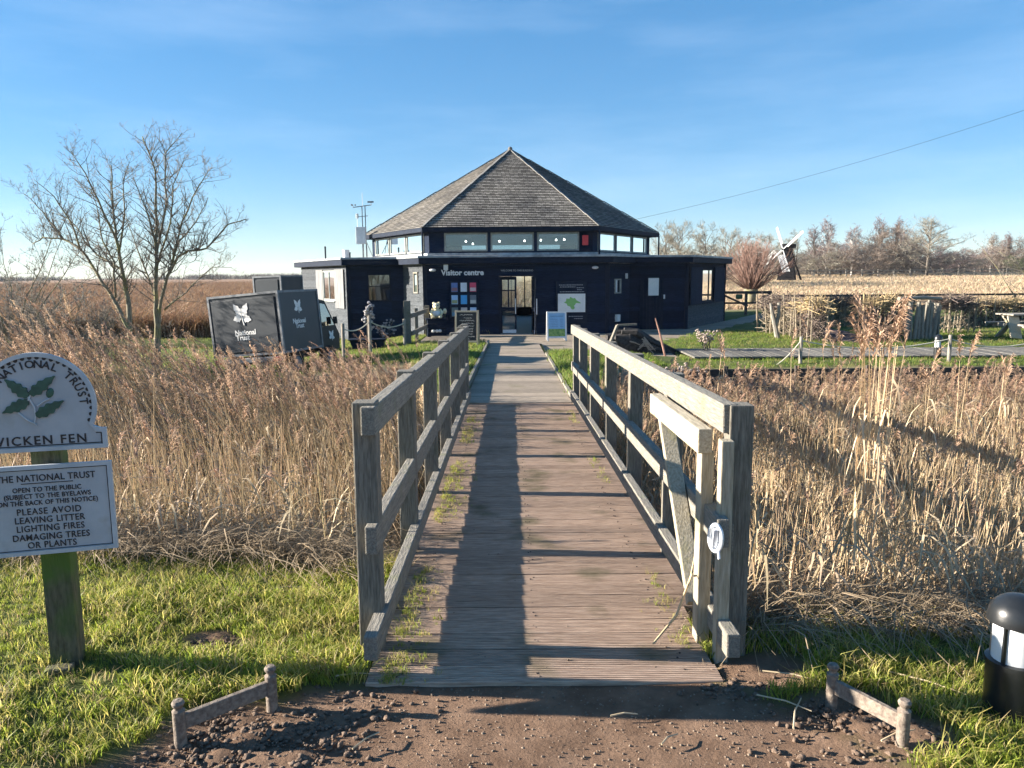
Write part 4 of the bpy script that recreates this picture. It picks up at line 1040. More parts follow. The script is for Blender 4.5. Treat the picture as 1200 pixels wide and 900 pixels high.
t, f, c0, m, mm = a_board((p.x, p.y, float(hgt(p.x, p.y))), R(-4), .66, .98, 'chalkboard easel with pale wooden frame and white handwriting on the grass', M['newpost'], M['slate'])
mb = MB(); rr = random.Random(4)
for z, ln in ((.86, .38), (.77, .22), (.70, .42), (.62, .34), (.545, .46), (.47, .30), (.40, .44), (.325, .36), (.25, .42), (.19, .25)):
    wobble_line(mb, -ln/2+rr.uniform(-.04, .04), .016, z, ln, .034, rr, mm, c0)
mb.build('handwriting', M['chalk'], f)
M['skyposter'] = plain('pale_blue_print', (.28,.50,.72), .4); M['greenposter'] = pmat('green_print', (.10,.24,.05), (.35,.45,.12), .4, 14)
p = gz(652, 399, -.53)
t, f, c0, m, mm = a_board((p.x, p.y, -.53), R(3), .64, .95, 'white framed poster stand with blue and green print on the terrace', M['white'], M['skyposter'])
mb = MB(); mb.box(c0 + m @ Vector((0, -.012, .27)), (.53, .008, .24), m); mb.build('picture', M['greenposter'], f)
mb = MB()
for z, s_ in ((.80, .05), (.70, .03), (.64, .03), (.58, .03), (.52, .03), (.46, .03)):
    for a, b in ((-.20, .02 if s_ < .04 else .2), (.12, .2)):
        k = 0; x = a
        while x < b: mb.box(c0 + m @ Vector((x, -.012, z)), (.012, .004, s_*.55), m); x += .02
mb.build('print_lines', plain('grey_blue_print', (.10,.2,.35), .5), f)

nb_ = empty('leaflet_board', (-1.70, 27.74, .74), (0, 0, 0), 'black wall board with nine coloured leaflets left of the door', 'notice board')
mb = MB(); mb.box((0, -.03, 0), (1.06, .06, 1.36), None, .01); mb.build('backboard', M['blacktrim'], nb_)
cols = [((.10,.18,.42), (.25,.13,.16)), ((.62,.68,.74), None), ((.62,.05,.12), (.65,.5,.5)), ((.35,.55,.80), (.30,.33,.15)), ((.05,.36,.72), None), ((.13,.16,.2), (.5,.5,.48)), ((.14,.20,.20), (.06,.22,.36)), ((.50,.47,.46), (.75,.12,.38)), ((.45,.62,.85), None)]
for i, (a, b) in enumerate(cols):
    x = -.33+.33*(i % 3); z = .43-.44*(i//3); mb = MB(); mb.box((x, -.066, z), (.225, .012, .32)); o = mb.build('leaflet', plain('leaflet_print', a, .4), nb_)
    if b: mb = MB(); mb.box((x, -.074, z-.075), (.2, .004, .12)); mb.build('picture', plain('leaflet_picture', b, .4), o)
mp_ = empty('map_board', (2.16, 27.74, .62), (0, 0, 0), 'black wall board with a pale map of green land right of the door', 'notice board')
mb = MB(); mb.box((0, -.03, 0), (1.12, .06, 1.50), None, .01); mb.build('backboard', M['blacktrim'], mp_)
mb = MB(); mb.box((0, -.066, -.04), (.98, .012, .66)); s_ = mb.build('map_sheet', M['blind'], mp_)
poly = [(-.28, .02), (-.2, .06), (-.19, .16), (-.08, .15), (-.05, .22), (.05, .16), (.12, .18), (.17, .10), (.31, .02), (.33, -.02), (.16, .0), (.12, -.07), (.08, -.1), (.12, -.18), (.05, -.24), (-.02, -.2), (-.05, -.13), (-.16, -.09), (-.17, -.03)]
mb = MB(); mb.prism(poly, 0, .004, FACE, (0, -.073, -.04)); mb.build('map_land', plain('map_green', (.22,.48,.14), .5), s_)
mb = MB(); rr = random.Random(6)
for z, x0, x1 in ((.60, -.45, .4), (.53, -.42, .12), (.50, .18, .42), (.43, .2, .35), (.36, -.42, .44), (-.52, -.1, .4), (-.6, .1, .4)):
    x = x0
    while x < x1: w_ = rr.uniform(.02, .06); mb.box((x+w_/2, -.064, z), (w_, .005, .022)); x += w_+.016
mb.build('lettering', plain('faint_lettering', (.35,.38,.42), .5), mp_)

# figure on its black planter, and the railing by the ramp
pl_ = empty('planter', (-2.62, 26.9, -.53), (0, 0, R(8)), 'black slatted box planter below the cream figure by the ramp', 'planter')
mb = MB()
for k in range(4): mb.box((0, 0, .08+.15*k), (.66-.02*(k % 2), .5, .135), None, .008)
mb.build('box', M['blacktrim'], pl_)
mb = MB(); mb.box((0, 0, .62), (.76, .58, .05), None, .008); mb.build('lid', M['blacktrim'], pl_)
mb = MB()
for x in (-.14, .0, .1): mb.blob((x, -.27, .22), (.07, .04, .05), seg=8, amp=.4, seed=int(x*50)+9)
mb.build('flowers', M['blind'], pl_)
M['cream'] = pmat('cream_painted_figure', (.60,.50,.26), (.78,.72,.52), .7, 9); M['ivory'] = pmat('ivory_cloth', (.55,.58,.60), (.75,.76,.74), .8, 8)
fg = empty('garden_figure', (-2.62, 26.9, .115), (0, 0, R(5)), 'cream and white seated figure with a rounded head on the black planter', 'figure')
mb = MB(); mb.blob((0, 0, .17), (.15, .13, .19), seg=14); mb.blob((0, -.01, .42), (.125, .12, .12), seg=14); mb.blob((-.09, 0, .525), (.045, .03, .045), seg=8); mb.blob((.09, 0, .525), (.045, .03, .045), seg=8); mb.blob((0, -.11, .395), (.055, .05, .045), seg=10)
for s_ in (-1, 1): mb.tube([(s_*.12, 0, .3), (s_*.20, -.06, .2), (s_*.15, -.15, .12)], [.05, .05, .045], 8); mb.tube([(s_*.09, -.05, .06), (s_*.14, -.2, .05), (s_*.15, -.27, .08)], [.065, .06, .055], 8)
smooth_by_angle(mb.build('body', M['cream'], fg), 60)
mb = MB(); mb.blob((0, -.02, .16), (.162, .14, .13), seg=14); smooth_by_angle(mb.build('waistcoat', M['ivory'], fg), 60)
mb = MB(); mb.blob((-.04, -.115, .45), (.014, .012, .016), seg=6); mb.blob((.05, -.113, .45), (.03, .014, .03), seg=6); mb.blob((0, -.16, .41), (.018, .014, .014), seg=6); mb.build('eyes_and_nose', M['ink'], fg)
fl = empty('potted_seedhead', (-2.33, 26.95, .115), (0, 0, 0), 'small cream flower head standing beside the seated cream figure', 'plant')
mb = MB(); mb.tube([(0, 0, 0), (.01, 0, .12), (0, -.02, .2)], [.012, .01, .008], 5); mb.build('stem', M['acorn'], fl)
mb = MB(); mb.blob((0, -.02, .24), (.075, .06, .09), seg=10, amp=.3); mb.build('flower_head', M['cream'], fl)
rl = empty('ramp_railing', (0, 0, 0), (0, 0, 0), 'grey post and rail handrail with one broad end post left of the entrance', 'railing')
a = Vector((-3.18, 23.5, 0)); b = Vector((-2.98, 27.2, 0)); mid = a.lerp(b, .42)
for q, w_, z in ((a, .19, .84), (mid, .10, .55), (b, .15, .55)):
    mb = MB(); mb.box((q.x, q.y, (z-.75)/2), (w_, w_, z+.75), None, .01); mb.build('post', M['post'], rl)
for z in (.40, -.14):
    mb = MB(); mb.beam((a.x+.12, a.y, z-.02), (b.x+.06, b.y-.05, z), .05, .13); mb.build('rail', M['post'], rl)
mb = MB()
for k in range(22): mb.box((-2.2, 23.95+k*.145, -.62+.006*k), (1.15, .135, .05))
mb.box((-2.79, 25.5, -.64), (.05, 3.2, .2)); tag(mb.build('entrance_ramp', M['board']), 'low grey timber ramp leading up beside the railing', 'ramp')

# ------------------------------------------------------------------ ropes, stakes, planters and dry plants on the lawns
M['stake'] = pmat('grey_stake', (.17,.152,.125), (.32,.29,.24), .85, 10, (6, 6, 1)); M['rope'] = pmat('pale_rope', (.45,.42,.33), (.62,.58,.48), .9, 80)
def stake(x, y, h, r_, label, group='stakes of the rope fence', lean=0):
    z = float(hgt(x, y)); mb = MB(); mb.lathe([(r_, -.3), (r_, h-.02), (r_*.75, h)], (0, 0, 0), 9)
    o = mb.build('stake', M['stake'], None, loc=(x, y, z)); o.rotation_euler = (0, lean, 0); smooth_by_angle(o); return tag(o, label, 'stake', group), Vector((x, y, z+h*.85))
def rope(pts, sag, label):
    mb = MB(); ps = []
    for a, b in zip(pts, pts[1:]):
        for k in range(9): t = k/8; q = a.lerp(b, t); ps.append(q-Vector((0, 0, sag*4*t*(1-t))))
    mb.tube(ps, .014, 6); return tag(mb.build('rope', M['rope']), label, 'rope')
lp = []
for i, (px, py, d, h) in enumerate(((402, 392, 20.0, .9), (433, 380, 20.6, 1.02), (474, 392, 22.5, .8))):
    q = at(px, py, d); _, e_ = stake(q.x, q.y, h, .045, ('thin stake nearest the dark van at the lawn edge', 'tall round stake standing in the middle of the left lawn', 'short stake beside the broad railing post')[i]); lp.append(e_)
rope(lp, .14, 'sagging pale rope between the stakes on the left lawn')
lp = []
for i, (px, d) in enumerate(((938, 17.3), (1112, 17.4), (1225, 17.5))):
    q = at(px, 420, d); _, e_ = stake(q.x, q.y, .62, .04, ('pale rope stake left of the tall reed plume', 'grey rope stake right of the far bollard light', 'grey rope stake at the far right bank edge')[i], 'rope stakes on the right bank'); lp.append(e_)
rope([at(880, 437, 17.2)]+lp, .2, 'slack rope strung along the right bank')
pt = empty('low_planter', (-4.25, 22.6, float(hgt(-4.25, 22.6))), (0, 0, .1), 'low black trough planter on the left lawn', 'planter')
mb = MB(); mb.prism([(-.42, .05), (.42, .05), (.5, .3), (-.5, .3)], -.2, .2, FACE @ Matrix.Identity(3)); mb.box((0, 0, .315), (1.08, .5, .03), None, .006); mb.build('trough', M['blacktrim'], pt)
M['drystem'] = pmat('dark_dry_stalk', (.08,.065,.05), (.18,.15,.12), .9); M['seedhead'] = pmat('grey_seedhead', (.20,.19,.20), (.42,.41,.42), .9, 30); M['palehead'] = pmat('pale_seedhead', (.26,.205,.17), (.42,.35,.30), .9, 30)
def seed_plant(loc, h, n, spread, label, head, hr_, seed, cat='plant', per=4, group=None):
    t = empty('dry_plant', loc, (0, 0, 0), label, cat, group); rr = random.Random(seed); ms = MB(); mh = MB()
    for k in range(n):
        a = rr.uniform(0, 6.28); s_ = spread*rr.uniform(.2, 1); hh = h*rr.uniform(.65, 1.05); tip = Vector((s_*math.cos(a), s_*math.sin(a), hh)); base = Vector((rr.uniform(-.5, .5)*spread, rr.uniform(-.5, .5)*spread, -.03)); m_ = base.lerp(tip, .5)+Vector((-.03*math.cos(a), 0, .05))
        ms.tube([base, m_, tip], [.011, .009, .005], 5)
        for j in range(per):
            f = rr.uniform(.55, 1); q = base.lerp(tip, f); e_ = q+Vector((rr.uniform(-.12, .12), rr.uniform(-.1, .1), rr.uniform(.02, .14)))*min(1, h)
            ms.tube([q, e_], [.005, .003], 4); mh.blob(e_, (hr_*rr.uniform(.7, 1.2),)*2+(hr_*.7,), seg=6, amp=.6, seed=rr.randint(0, 99))
        mh.blob(tip, (hr_, hr_, hr_*.7), seg=6, amp=.6, seed=k)
    ms.build('stem', M['drystem'], t); mh.build('seedhead', head, t); return t
for (px, d, h, n, sp, lab, hd, hr2, sd) in ((432, 22.6, 1.35, 7, .22, 'tall dark teasel like plant with grey heads in front of the left wing window', M['seedhead'], .055, 1), (452, 23.2, .75, 8, .3, 'short wiry seedheads beside the low black trough', M['seedhead'], .035, 2)):
    q = at(px, 400, d); seed_plant((q.x, q.y, float(hgt(q.x, q.y))), h, n, sp, lab, hd, hr2, sd)
for (px, d, h, n, sp, lab, sd) in ((762, 15.5, .85, 16, .55, 'feathery pale seedhead plant beside the black root stump', 3), (800, 15.2, .85, 14, .5, 'pale dry flower heads left of the tall reed plumes', 4), (826, 20.3, .62, 12, .35, 'round white seedheads at the corner of the small lawn', 5), (735, 13.5, .7, 10, .4, 'low dry seedheads behind the right bridge rail', 6)):
    q = at(px, 420, d); seed_plant((q.x, q.y, float(hgt(q.x, q.y))), h, n, sp, lab, M['palehead'], .032, sd, per=6)

# black root stump
bo = empty('root_stump', (3.05, 20.6, -.53), (0, 0, .1), 'black twisted bog oak stump with pale splinters beside the terrace', 'stump')
M['bogoak'] = pmat('black_bog_wood', (.012,.011,.011), (.05,.046,.042), .8, 7, (2, 2, 2), .6)
mb = MB(); rr = random.Random(8)
for k in range(26):
    x0 = rr.uniform(-.45, .1); y0 = rr.uniform(-.25, .25); f = rr.random()
    mb.tube([(x0-.08, y0, .05+.55*f), (x0+.3, y0*.8+rr.uniform(-.06, .06), .48*f+.1), (x0+.8, y0*.6, .28*f+.02), (x0+1.45, y0*.4+rr.uniform(-.1, .1), -.05+.05*f)], [rr.uniform(.05, .11), rr.uniform(.06, .12), rr.uniform(.05, .1), .03], 7)
mb.blob((.0, 0, .2), (.5, .3, .38), seg=14, amp=.25, seed=2); mb.build('trunk', M['bogoak'], bo)
mb = MB(); mb.beam((-.62, -.28, -.05), (-.27, -.22, .78), .10, .06); mb.beam((-.27, -.22, .78), (.25, -.2, .80), .08, .05); mb.build('slanting_slab', M['post'], bo)
mb = MB()
for k in range(9): x = rr.uniform(-.25, .5); mb.tube([(x, -.33, rr.uniform(.1, .5)), (x+.12, -.36, rr.uniform(.1, .4)), (x+.3, -.36, rr.uniform(0, .25))], [.02, .018, .008], 5)
mb.build('splinter', M['stake'], bo)
mb = MB(); mb.tube([(4.0, 19.9, -.55), (3.85, 19.9, .05), (3.72, 19.9, .46)], [.03, .026, .014], 6); tag(mb.build('leaning_stick', pmat('reddish_stick', (.22,.12,.09), (.35,.2,.15), .8)), 'reddish stick leaning beside the black root stump', 'stick')

# timber bank edging on the far side of the ditch
M['piling'] = pmat('dark_wet_piling', (.035,.028,.022), (.10,.082,.065), .85, 6, (1, 12, 12), .4)
def piling(x0, x1, y, zt, label):
    t = empty('bank_edging', (x0, y, zt), (0, 0, 0), label, 'bank edging'); L_ = abs(x1-x0); rr = random.Random(int(x0*7)+50); s_ = 1 if x1 > x0 else -1
    for k in range(3):
        mb = MB(); x = 0
        while x < L_: ln = rr.uniform(2.4, 3.6); mb.box((s_*(x+ln/2), rr.uniform(-.01, .01), -.10-.19*k), (ln-.01, .05, .18), Matrix.Rotation(rr.uniform(-.006, .006), 3, 'Y'), .008); x += ln
        mb.build('board', M['piling'], t)
    x = .4
    while x < L_: mb = MB(); mb.box((s_*x, -.06, -.25), (.09, .07, .62), None, .008); mb.build('pile', M['piling'], t); x += 1.5
piling(2.6, 21, 16.1, -.40, 'dark wet timber boards holding the right bank of the ditch')
piling(-2.3, -13, 16.1, -.52, 'dark timber boards holding the left bank of the ditch')

# ------------------------------------------------------------------ dead hedges, log panel, picnic bench
M['paletwig'] = pmat('pale_hazel', (.16,.13,.09), (.32,.265,.19), .85, 8, (6, 6, 1)); M['darktwig'] = pmat('dark_brush', (.07,.052,.045), (.19,.145,.12), .9, 8); M['ochretwig'] = pmat('ochre_willow', (.27,.20,.10), (.46,.35,.19), .85, 8)
def twigs(mb, rr, p0, p1, n, z0, z1, ln, flat, r_=.009, th=.25, up=0.0):
    p0, p1 = Vector(p0), Vector(p1); d = (p1-p0); dn = d.normalized(); nn = Vector((dn.y, -dn.x, 0))
    for k in range(n):
        q = p0+d*rr.random()+nn*rr.uniform(-th, th); q.z += rr.uniform(z0, z1); l_ = ln*rr.uniform(.4, 1.1)
        v = (dn*rr.uniform(-1, 1)+nn*rr.uniform(-.5, .5)+Vector((0, 0, rr.uniform(-1, 1)*(1-flat)+up))).normalized()
        b_ = Vector((rr.uniform(-.1, .1), rr.uniform(-.1, .1), rr.uniform(-.08, .1)))*l_
        mb.tube([q-v*l_/2, q+b_, q+v*l_/2], [r_, r_*.9, r_*.4], 4, False)
def dead_hedge(px0, d0, px1, d1, h, label, seed, ns=7, nt=120, fill=60, tm='darktwig', sm='paletwig', group=None):
    a, b = at(px0, 400, d0), at(px1, 400, d1); a.z, b.z = float(hgt(a.x, a.y)), float(hgt(b.x, b.y)); rr = random.Random(seed)
    o = empty('dead_hedge', a, (0, 0, 0), label, 'hedge', group); b = b-a; a = Vector((0, 0, 0)); dn = b.normalized(); nn = Vector((dn.y, -dn.x, 0))
    for k in range(ns):
        for s_ in (-.26, .26):
            q = a.lerp(b, (k+.5+rr.uniform(-.3, .3))/ns)+nn*s_; l_ = rr.uniform(-.12, .12); r_ = rr.uniform(.018, .038); mb = MB()
            mb.tube([q-Vector((0, 0, .2)), q+Vector((l_*.5, 0, h*.5)), q+Vector((l_, rr.uniform(-.08, .08), h*rr.uniform(.85, 1.1)))], [r_, r_*.9, r_*.7], 6); mb.build('stake', M[sm], o)
    mb = MB(); twigs(mb, rr, a, b, nt, h*.66, h*.96, 1.1, .8, .011, .3); twigs(mb, rr, a, b, nt//3, h*.8, h*1.02, .6, .2, .008, .25, .5); mb.build('brushwood', M[tm], o)
    if fill: mb = MB(); twigs(mb, rr, a, b, fill, .05, h*.8, .9, .35, .012, .2); mb.build('wattle_fill', M['paletwig' if tm == 'darktwig' else 'darktwig'], o)
    return o
dead_hedge(893, 27.0, 940, 24.6, 1.27, 'dead hedge with dark brush top left of the mulched gap', 31, 6, 220, 260)
dead_hedge(938, 24.3, 962, 22.6, 1.29, 'leaning ochre willow hedge beside the mulched gap', 32, 5, 120, 260, 'ochretwig')
dead_hedge(960, 29.5, 1020, 29.5, 1.12, 'shaded wattle hedge closing the back of the mulched gap', 33, 8, 200, 320)
dead_hedge(1014, 23.4, 1056, 24.2, 1.32, 'dense straw coloured willow hedge right of the mulched gap', 34, 5, 150, 420, 'ochretwig', 'ochretwig')
dead_hedge(1096, 25.6, 1134, 26.2, 1.22, 'hedge of stout pale posts with tangled brush top behind the log panel', 35, 5, 260, 70)
dead_hedge(1128, 29.0, 1215, 29.5, 1.02, 'thin stake fence woven with dry vines behind the picnic bench', 36, 8, 170, 420, 'ochretwig')
# forked pale trunk propping the first hedge
mb = MB(); q = at(908, 400, 24.2); z = float(hgt(q.x, q.y)); mb.tube([(q.x+.1, q.y, z-.1), (q.x, q.y, z+.35), (q.x-.12, q.y, z+.8), (q.x-.18, q.y, z+1.1)], [.09, .075, .06, .035], 8); mb.tube([(q.x, q.y, z+.35), (q.x+.1, q.y, z+.75), (q.x+.08, q.y, z+1.12)], [.07, .06, .045], 8)
tag(mb.build('forked_trunk', pmat('pale_bare_wood', (.17,.155,.13), (.30,.275,.235), .8, 6)), 'pale forked dead trunk propped in the hedge nearest the gate', 'trunk')
a, b = at(1060, 400, 23.3), at(1094, 400, 23.9); a.z = b.z = float(hgt(a.x, a.y)); lpn = empty('log_panel', a, (0, 0, 0), 'rustic panel of upright split logs under a horizontal pole', 'panel'); rr = random.Random(12); b = b-a
for k in range(8):
    q = b*((k+.3)/7.6); l_ = rr.uniform(-.02, .16); mb = MB(); r_ = rr.uniform(.05, .075); h = rr.uniform(1.0, 1.22)
    mb.tube([q-Vector((0, 0, .1)), q+Vector((l_*.4, 0, h*.5)), q+Vector((l_, rr.uniform(-.05, .05), h))], [r_, r_*.95, r_*.85], 7); mb.build('log', M['stake'], lpn)
mb = MB(); mb.tube([Vector((-.3, -.08, 1.24)), b*.5+Vector((0, -.08, 1.27)), b+Vector((.1, -.08, 1.22))], [.06, .055, .05], 8); mb.build('top_pole', M['stake'], lpn)
for k in range(5): mb = MB(); q = b+Vector((.08+.05*k, .25*k, 0)); mb.box(q+Vector((0, 0, .5)), (.05, .2, 1.15), Matrix.Rotation(rr.uniform(-.05, .05), 3, 'X'), .006); mb.build('side_board', M['post'], lpn)
# bark mulch steps in the gap
mb = MB(); rr = random.Random(13); a = at(985, 400, 24.0)
for k in range(7): mb.blob((a.x-.1+rr.uniform(-.1, .1), 22.9+k*.75, -.46+.035*k), (.75, .45, .09), seg=14, amp=.25, seed=k)
tag(mb.build('bark_mulch', pmat('dark_bark_mulch', (.05,.032,.03), (.15,.10,.09), .95, 14, bump=.7)), 'strip of dark bark mulch leading through the gap in the hedges', 'mulch')
pbk = empty('picnic_bench', (at(1196, 400, 23.6).x, 23.6, float(hgt(15.6, 23.6))), (0, 0, R(4)), 'weathered wooden picnic bench on the lawn at the right edge', 'bench')
for i, (y, z, n_) in enumerate(((0, .74, 5), )):
    mb = MB()
    for k in range(n_): mb.box((.35+0, -.32+.16*k, z), (1.9, .145, .045), None, .006)
    mb.build('table_top', M['stake'], pbk)
for s_ in (-1, 1):
    mb = MB(); mb.box((.35, s_*.72, .45), (1.9, .24, .05), None, .006); mb.build('seat', M['stake'], pbk)
for x in (-.40, 1.1):
    for s_ in (-1, 1): mb = MB(); mb.beam((x+s_*.02, -s_*.22, .70), (x+s_*.02, s_*.55, -.02), .06, .16, (1, 0, 0)); mb.build('leg', M['newpost'], pbk)
    mb = MB(); mb.box((x+.06, 0, .40), (.05, 1.6, .1)); mb.build('cross_brace', M['stake'], pbk)
# X side of the bench as seen from the path: broad slanting boards
mb = MB(); mb.beam((-.62, -.62, .05), (-.50, -.25, .68), .05, .34, (1, 0, 0)); mb.build('end_board', M['newpost'], pbk)

# ------------------------------------------------------------------ field fence and gate behind
M['darkrail'] = pmat('dark_stained_rail', (.02,.019,.018), (.05,.047,.043), .7, 6)
q = at(842, 372, 38.5); f0 = Vector((q.x, 38.5, 0)); fg_ = empty('field_gate', (f0.x, f0.y, float(hgt(f0.x, f0.y))), (0, 0, 0), 'dark timber field gate with diagonal brace beside the right wing', 'gate')
for x, w_ in ((.08, .10), (1.35, .12), (2.5, .14)):
    mb = MB(); mb.box((x, 0, .50), (w_, w_, 1.3), None, .01); mb.build('post', M['darkrail'], fg_)
for z, h in ((1.08, .13), (.56, .09)):
    mb = MB(); mb.box((1.25, -.09, z), (2.7, .05, h)); mb.build('rail', M['darkrail'], fg_)
mb = MB(); mb.beam((.1, -.13, 1.0), (1.4, -.13, .4), .04, .09); mb.build('brace', M['darkrail'], fg_)
mb = MB(); mb.box((.95, -.16, .88), (.32, .03, .24), None, .05); mb.build('green_plate', plain('green_plate', (.03,.12,.05), .5), fg_)
ff = empty('field_fence', (f0.x+2.7, 40.0, float(hgt(f0.x+2.7, 40))), (0, 0, 0), 'long dark single rail fence between the hedges and the meadow', 'fence')
x = 0
while x < 26: mb = MB(); mb.box((x, 0, .45), (.1, .1, 1.25)); mb.build('post', M['darkrail'], ff); x += 2.6
for z in (1.06, .5): mb = MB(); mb.box((13, -.075, z), (26.2, .045, .10)); mb.build('rail', M['darkrail'], ff)
q = at(1040, 322, 140); mf = empty('meadow_fence', (q.x-22, 140, float(hgt(q.x, 140))), (0, 0, 0), 'weathered low fence far off along the edge of the straw meadow', 'fence')
x = 0
while x < 46: mb = MB(); mb.box((x, 0, .6), (.16, .16, 1.5)); mb.build('post', M['stake'], mf); x += 2.9
for z in (1.1, .55): mb = MB(); mb.box((22, -.1, z), (46, .06, .14)); mb.build('rail', M['stake'], mf)
# ------------------------------------------------------------------ utility van and the trailer behind it
M['vanbody'] = pmat('dark_grey_panel', (.030,.038,.047), (.038,.046,.056), .42, 3); M['alu'] = pmat('dull_aluminium_trim', (.13,.14,.155), (.22,.235,.25), .5, 9, metal=.3)
M['tyre'] = plain('tyre_rubber', (.018,.018,.018), .9); M['redlamp'] = plain('red_lamp_lens', (.42,.02,.02), .25); M['blackplastic'] = plain('black_plastic', (.014,.015,.017), .5)
def leaf_logo(mb, c, s, m):          # spray of four leaves and an acorn
    for bs, tp_ in (((-.02, .06), (-.30, .46)), ((.02, .06), (.26, .46)), ((-.05, .0), (-.36, -.08)), ((.05, -.02), (.36, -.12))):
        oak_leaf(mb, (bs[0]*s, bs[1]*s), (tp_[0]*s, tp_[1]*s), .145*s, c, m, 0, .006, 3, .28)
    vs = []
    mb.tube([Vector(c)+m @ Vector((x*s, y*s, .003)) for x, y in ((0, .06), (.02, -.12), (.06, -.28))], .02*s, 5)
    oak_leaf(mb, (.06*s, -.05*s), (.17*s, .1*s), .05*s, c, m, 0, .006, 1, .1)
def box_van(loc, rz, tilt, wd, ln, fl, ht, label, name, cab=True, logo=True):
    t = empty(name, loc, (0, tilt, rz), label, 'van' if cab else 'trailer')
    # local x right, y forward, rear face at y=0 ; origin at the rear right corner on the ground
    mb = MB(); mb.box((-wd/2, ln/2, (fl+ht)/2), (wd-.04, ln-.04, ht-fl-.02), None, .02); mb.build('box_body', M['vanbody'], t)
    mb = MB()
    for x in (-.025, -wd+.025):
        for y in (.025, ln-.025): mb.box((x, y, (fl+ht)/2), (.05, .05, ht-fl))
        mb.box((x, ln/2, ht-.03), (.052, ln-.10, .05)); mb.box((x, ln/2, fl+.03), (.052, ln-.10, .05))
    for y in (.025, ln-.025): mb.box((-wd/2, y, ht-.03), (wd-.10, .052, .05)); mb.box((-wd/2, y, fl+.03), (wd-.10, .052, .05))
    mb.build('corner_trim', M['alu'], t)
    mb = MB(); mb.box((-wd/2, .0, (fl+ht)/2-.01), (wd-.22, .025, ht-fl-.22), None, .006); dr = mb.build('rear_shutter', M['vanbody'], t)
    SIDE = Matrix(((0, 0, 1), (1, 0, 0), (0, 1, 0)))
    if logo:
        mb = MB(); leaf_logo(mb, (-wd*.52, -.0155, fl+(ht-fl)*.63), .66*(ht-fl)/1.42, FACE); mb.build('leaf_emblem', M['white'], dr)
        mb = MB(); s_ = .165*(ht-fl)/1.42; add_text(mb, 'National', s_, (-wd*.50, -.0145, fl+(ht-fl)*.345), FACE, extrude=.003, bold=.004); add_text(mb, 'Trust', s_, (-wd*.545, -.0145, fl+(ht-fl)*.265), FACE, extrude=.003, bold=.004); mb.build('lettering', M['white'], dr)
        mb = MB(); leaf_logo(mb, (-.017, ln*.46, fl+(ht-fl)*.70), .42, SIDE); mb.build('side_emblem', M['white'], t)
        mb = MB(); add_text(mb, 'National', .15, (-.018, ln*.46, fl+(ht-fl)*.46), SIDE, extrude=.003, bold=.003); add_text(mb, 'Trust', .15, (-.018, ln*.46, fl+(ht-fl)*.38), SIDE, extrude=.003, bold=.003); mb.build('side_lettering', M['white'], t)
    mb = MB(); mb.box((-wd/2, .02, fl-.10), (wd-.1, .09, .12), None, .02); mb.build('rear_bumper', M['alu'], t)
    for x in (-.16, -wd+.16):
        mb = MB(); mb.box((x, -.035, fl-.10), (.22, .05, .10), None, .015); mb.build('tail_lamp', M['redlamp'], t)
    mb = MB(); mb.box((-wd/2, ln/2+.1, fl-.12), (wd*.6, ln+.2, .14)); mb.build('chassis', M['blackplastic'], t)
    ys = (.55, ln+.35) if cab else (ln*.5,)
    for y in ys:
        for x in (-.14, -wd+.14):
            mb = MB(); mm_ = Matrix.Rotation(math.pi/2, 3, 'Y'); mb.lathe([(.10, -.09), (.25, -.09), (.27, -.06), (.27, .06), (.25, .09), (.10, .09)], (x, y, .27), 20, mm_); w_ = mb.build('wheel', M['tyre'], t); smooth_by_angle(w_)
            mb = MB(); mb.lathe([(.14, -.095), (.14, .095)], (x, y, .27), 14, mm_); mb.build('rim', M['alu'], w_)
    if cab:
        y0 = ln+.05; prof = [(y0, fl-.1), (y0+.85, fl-.1), (y0+.9, fl+.25), (y0+.78, fl+.45), (y0+.36, fl+1.12), (y0, fl+1.18)]
        mb = MB(); mb.prism(prof, -wd+.12, -.10, SIDE); cb = mb.build('cab', M['blackplastic'], t)
        mb = MB(); mb.prism([(y0+.12, fl+.5), (y0+.68, fl+.5), (y0+.34, fl+1.03), (y0+.12, fl+1.06)], -.098, -.092, SIDE); mb.build('side_window', M['darkglass'], cb)
        mb = MB(); mb.prism([(y0+.76, fl+.5), (y0+.79, fl+.5), (y0+.40, fl+1.10), (y0+.37, fl+1.10)], -wd+.2, -.18, SIDE); mb.build('windscreen', M['darkglass'], cb)
        mb = MB(); leaf_logo(mb, (-.09, y0+.5, fl+.22), .34, SIDE); mb.build('door_emblem', M['white'], cb)
        mb = MB(); mb.box((-.0, y0+.6, fl+.62), (.1, .06, .18), None, .015); mb.build('wing_mirror', M['blackplastic'], cb)
        for s_ in (-.25, -wd+.25):
            mb = MB(); mb.blob((s_, y0+.89, fl+.1), (.1, .04, .07), seg=10); mb.build('headlight', M['opal'], cb)
    return t
q = at(332, 340, 17.0); zg = -.62
box_van((q.x, 17.0, zg), R(-18), R(-4.8), 1.90, 1.62, .52, 1.93, 'small dark utility box van with white leaf emblem parked tilted on the left lawn', 'utility_van')
q = at(331, 325, 23.0)
box_van((q.x, 23.0, -.72), R(-18), R(-1.5), 1.0, 1.15, .6, 2.36, 'plain dark box trailer parked behind the utility van', 'box_trailer', False, False)

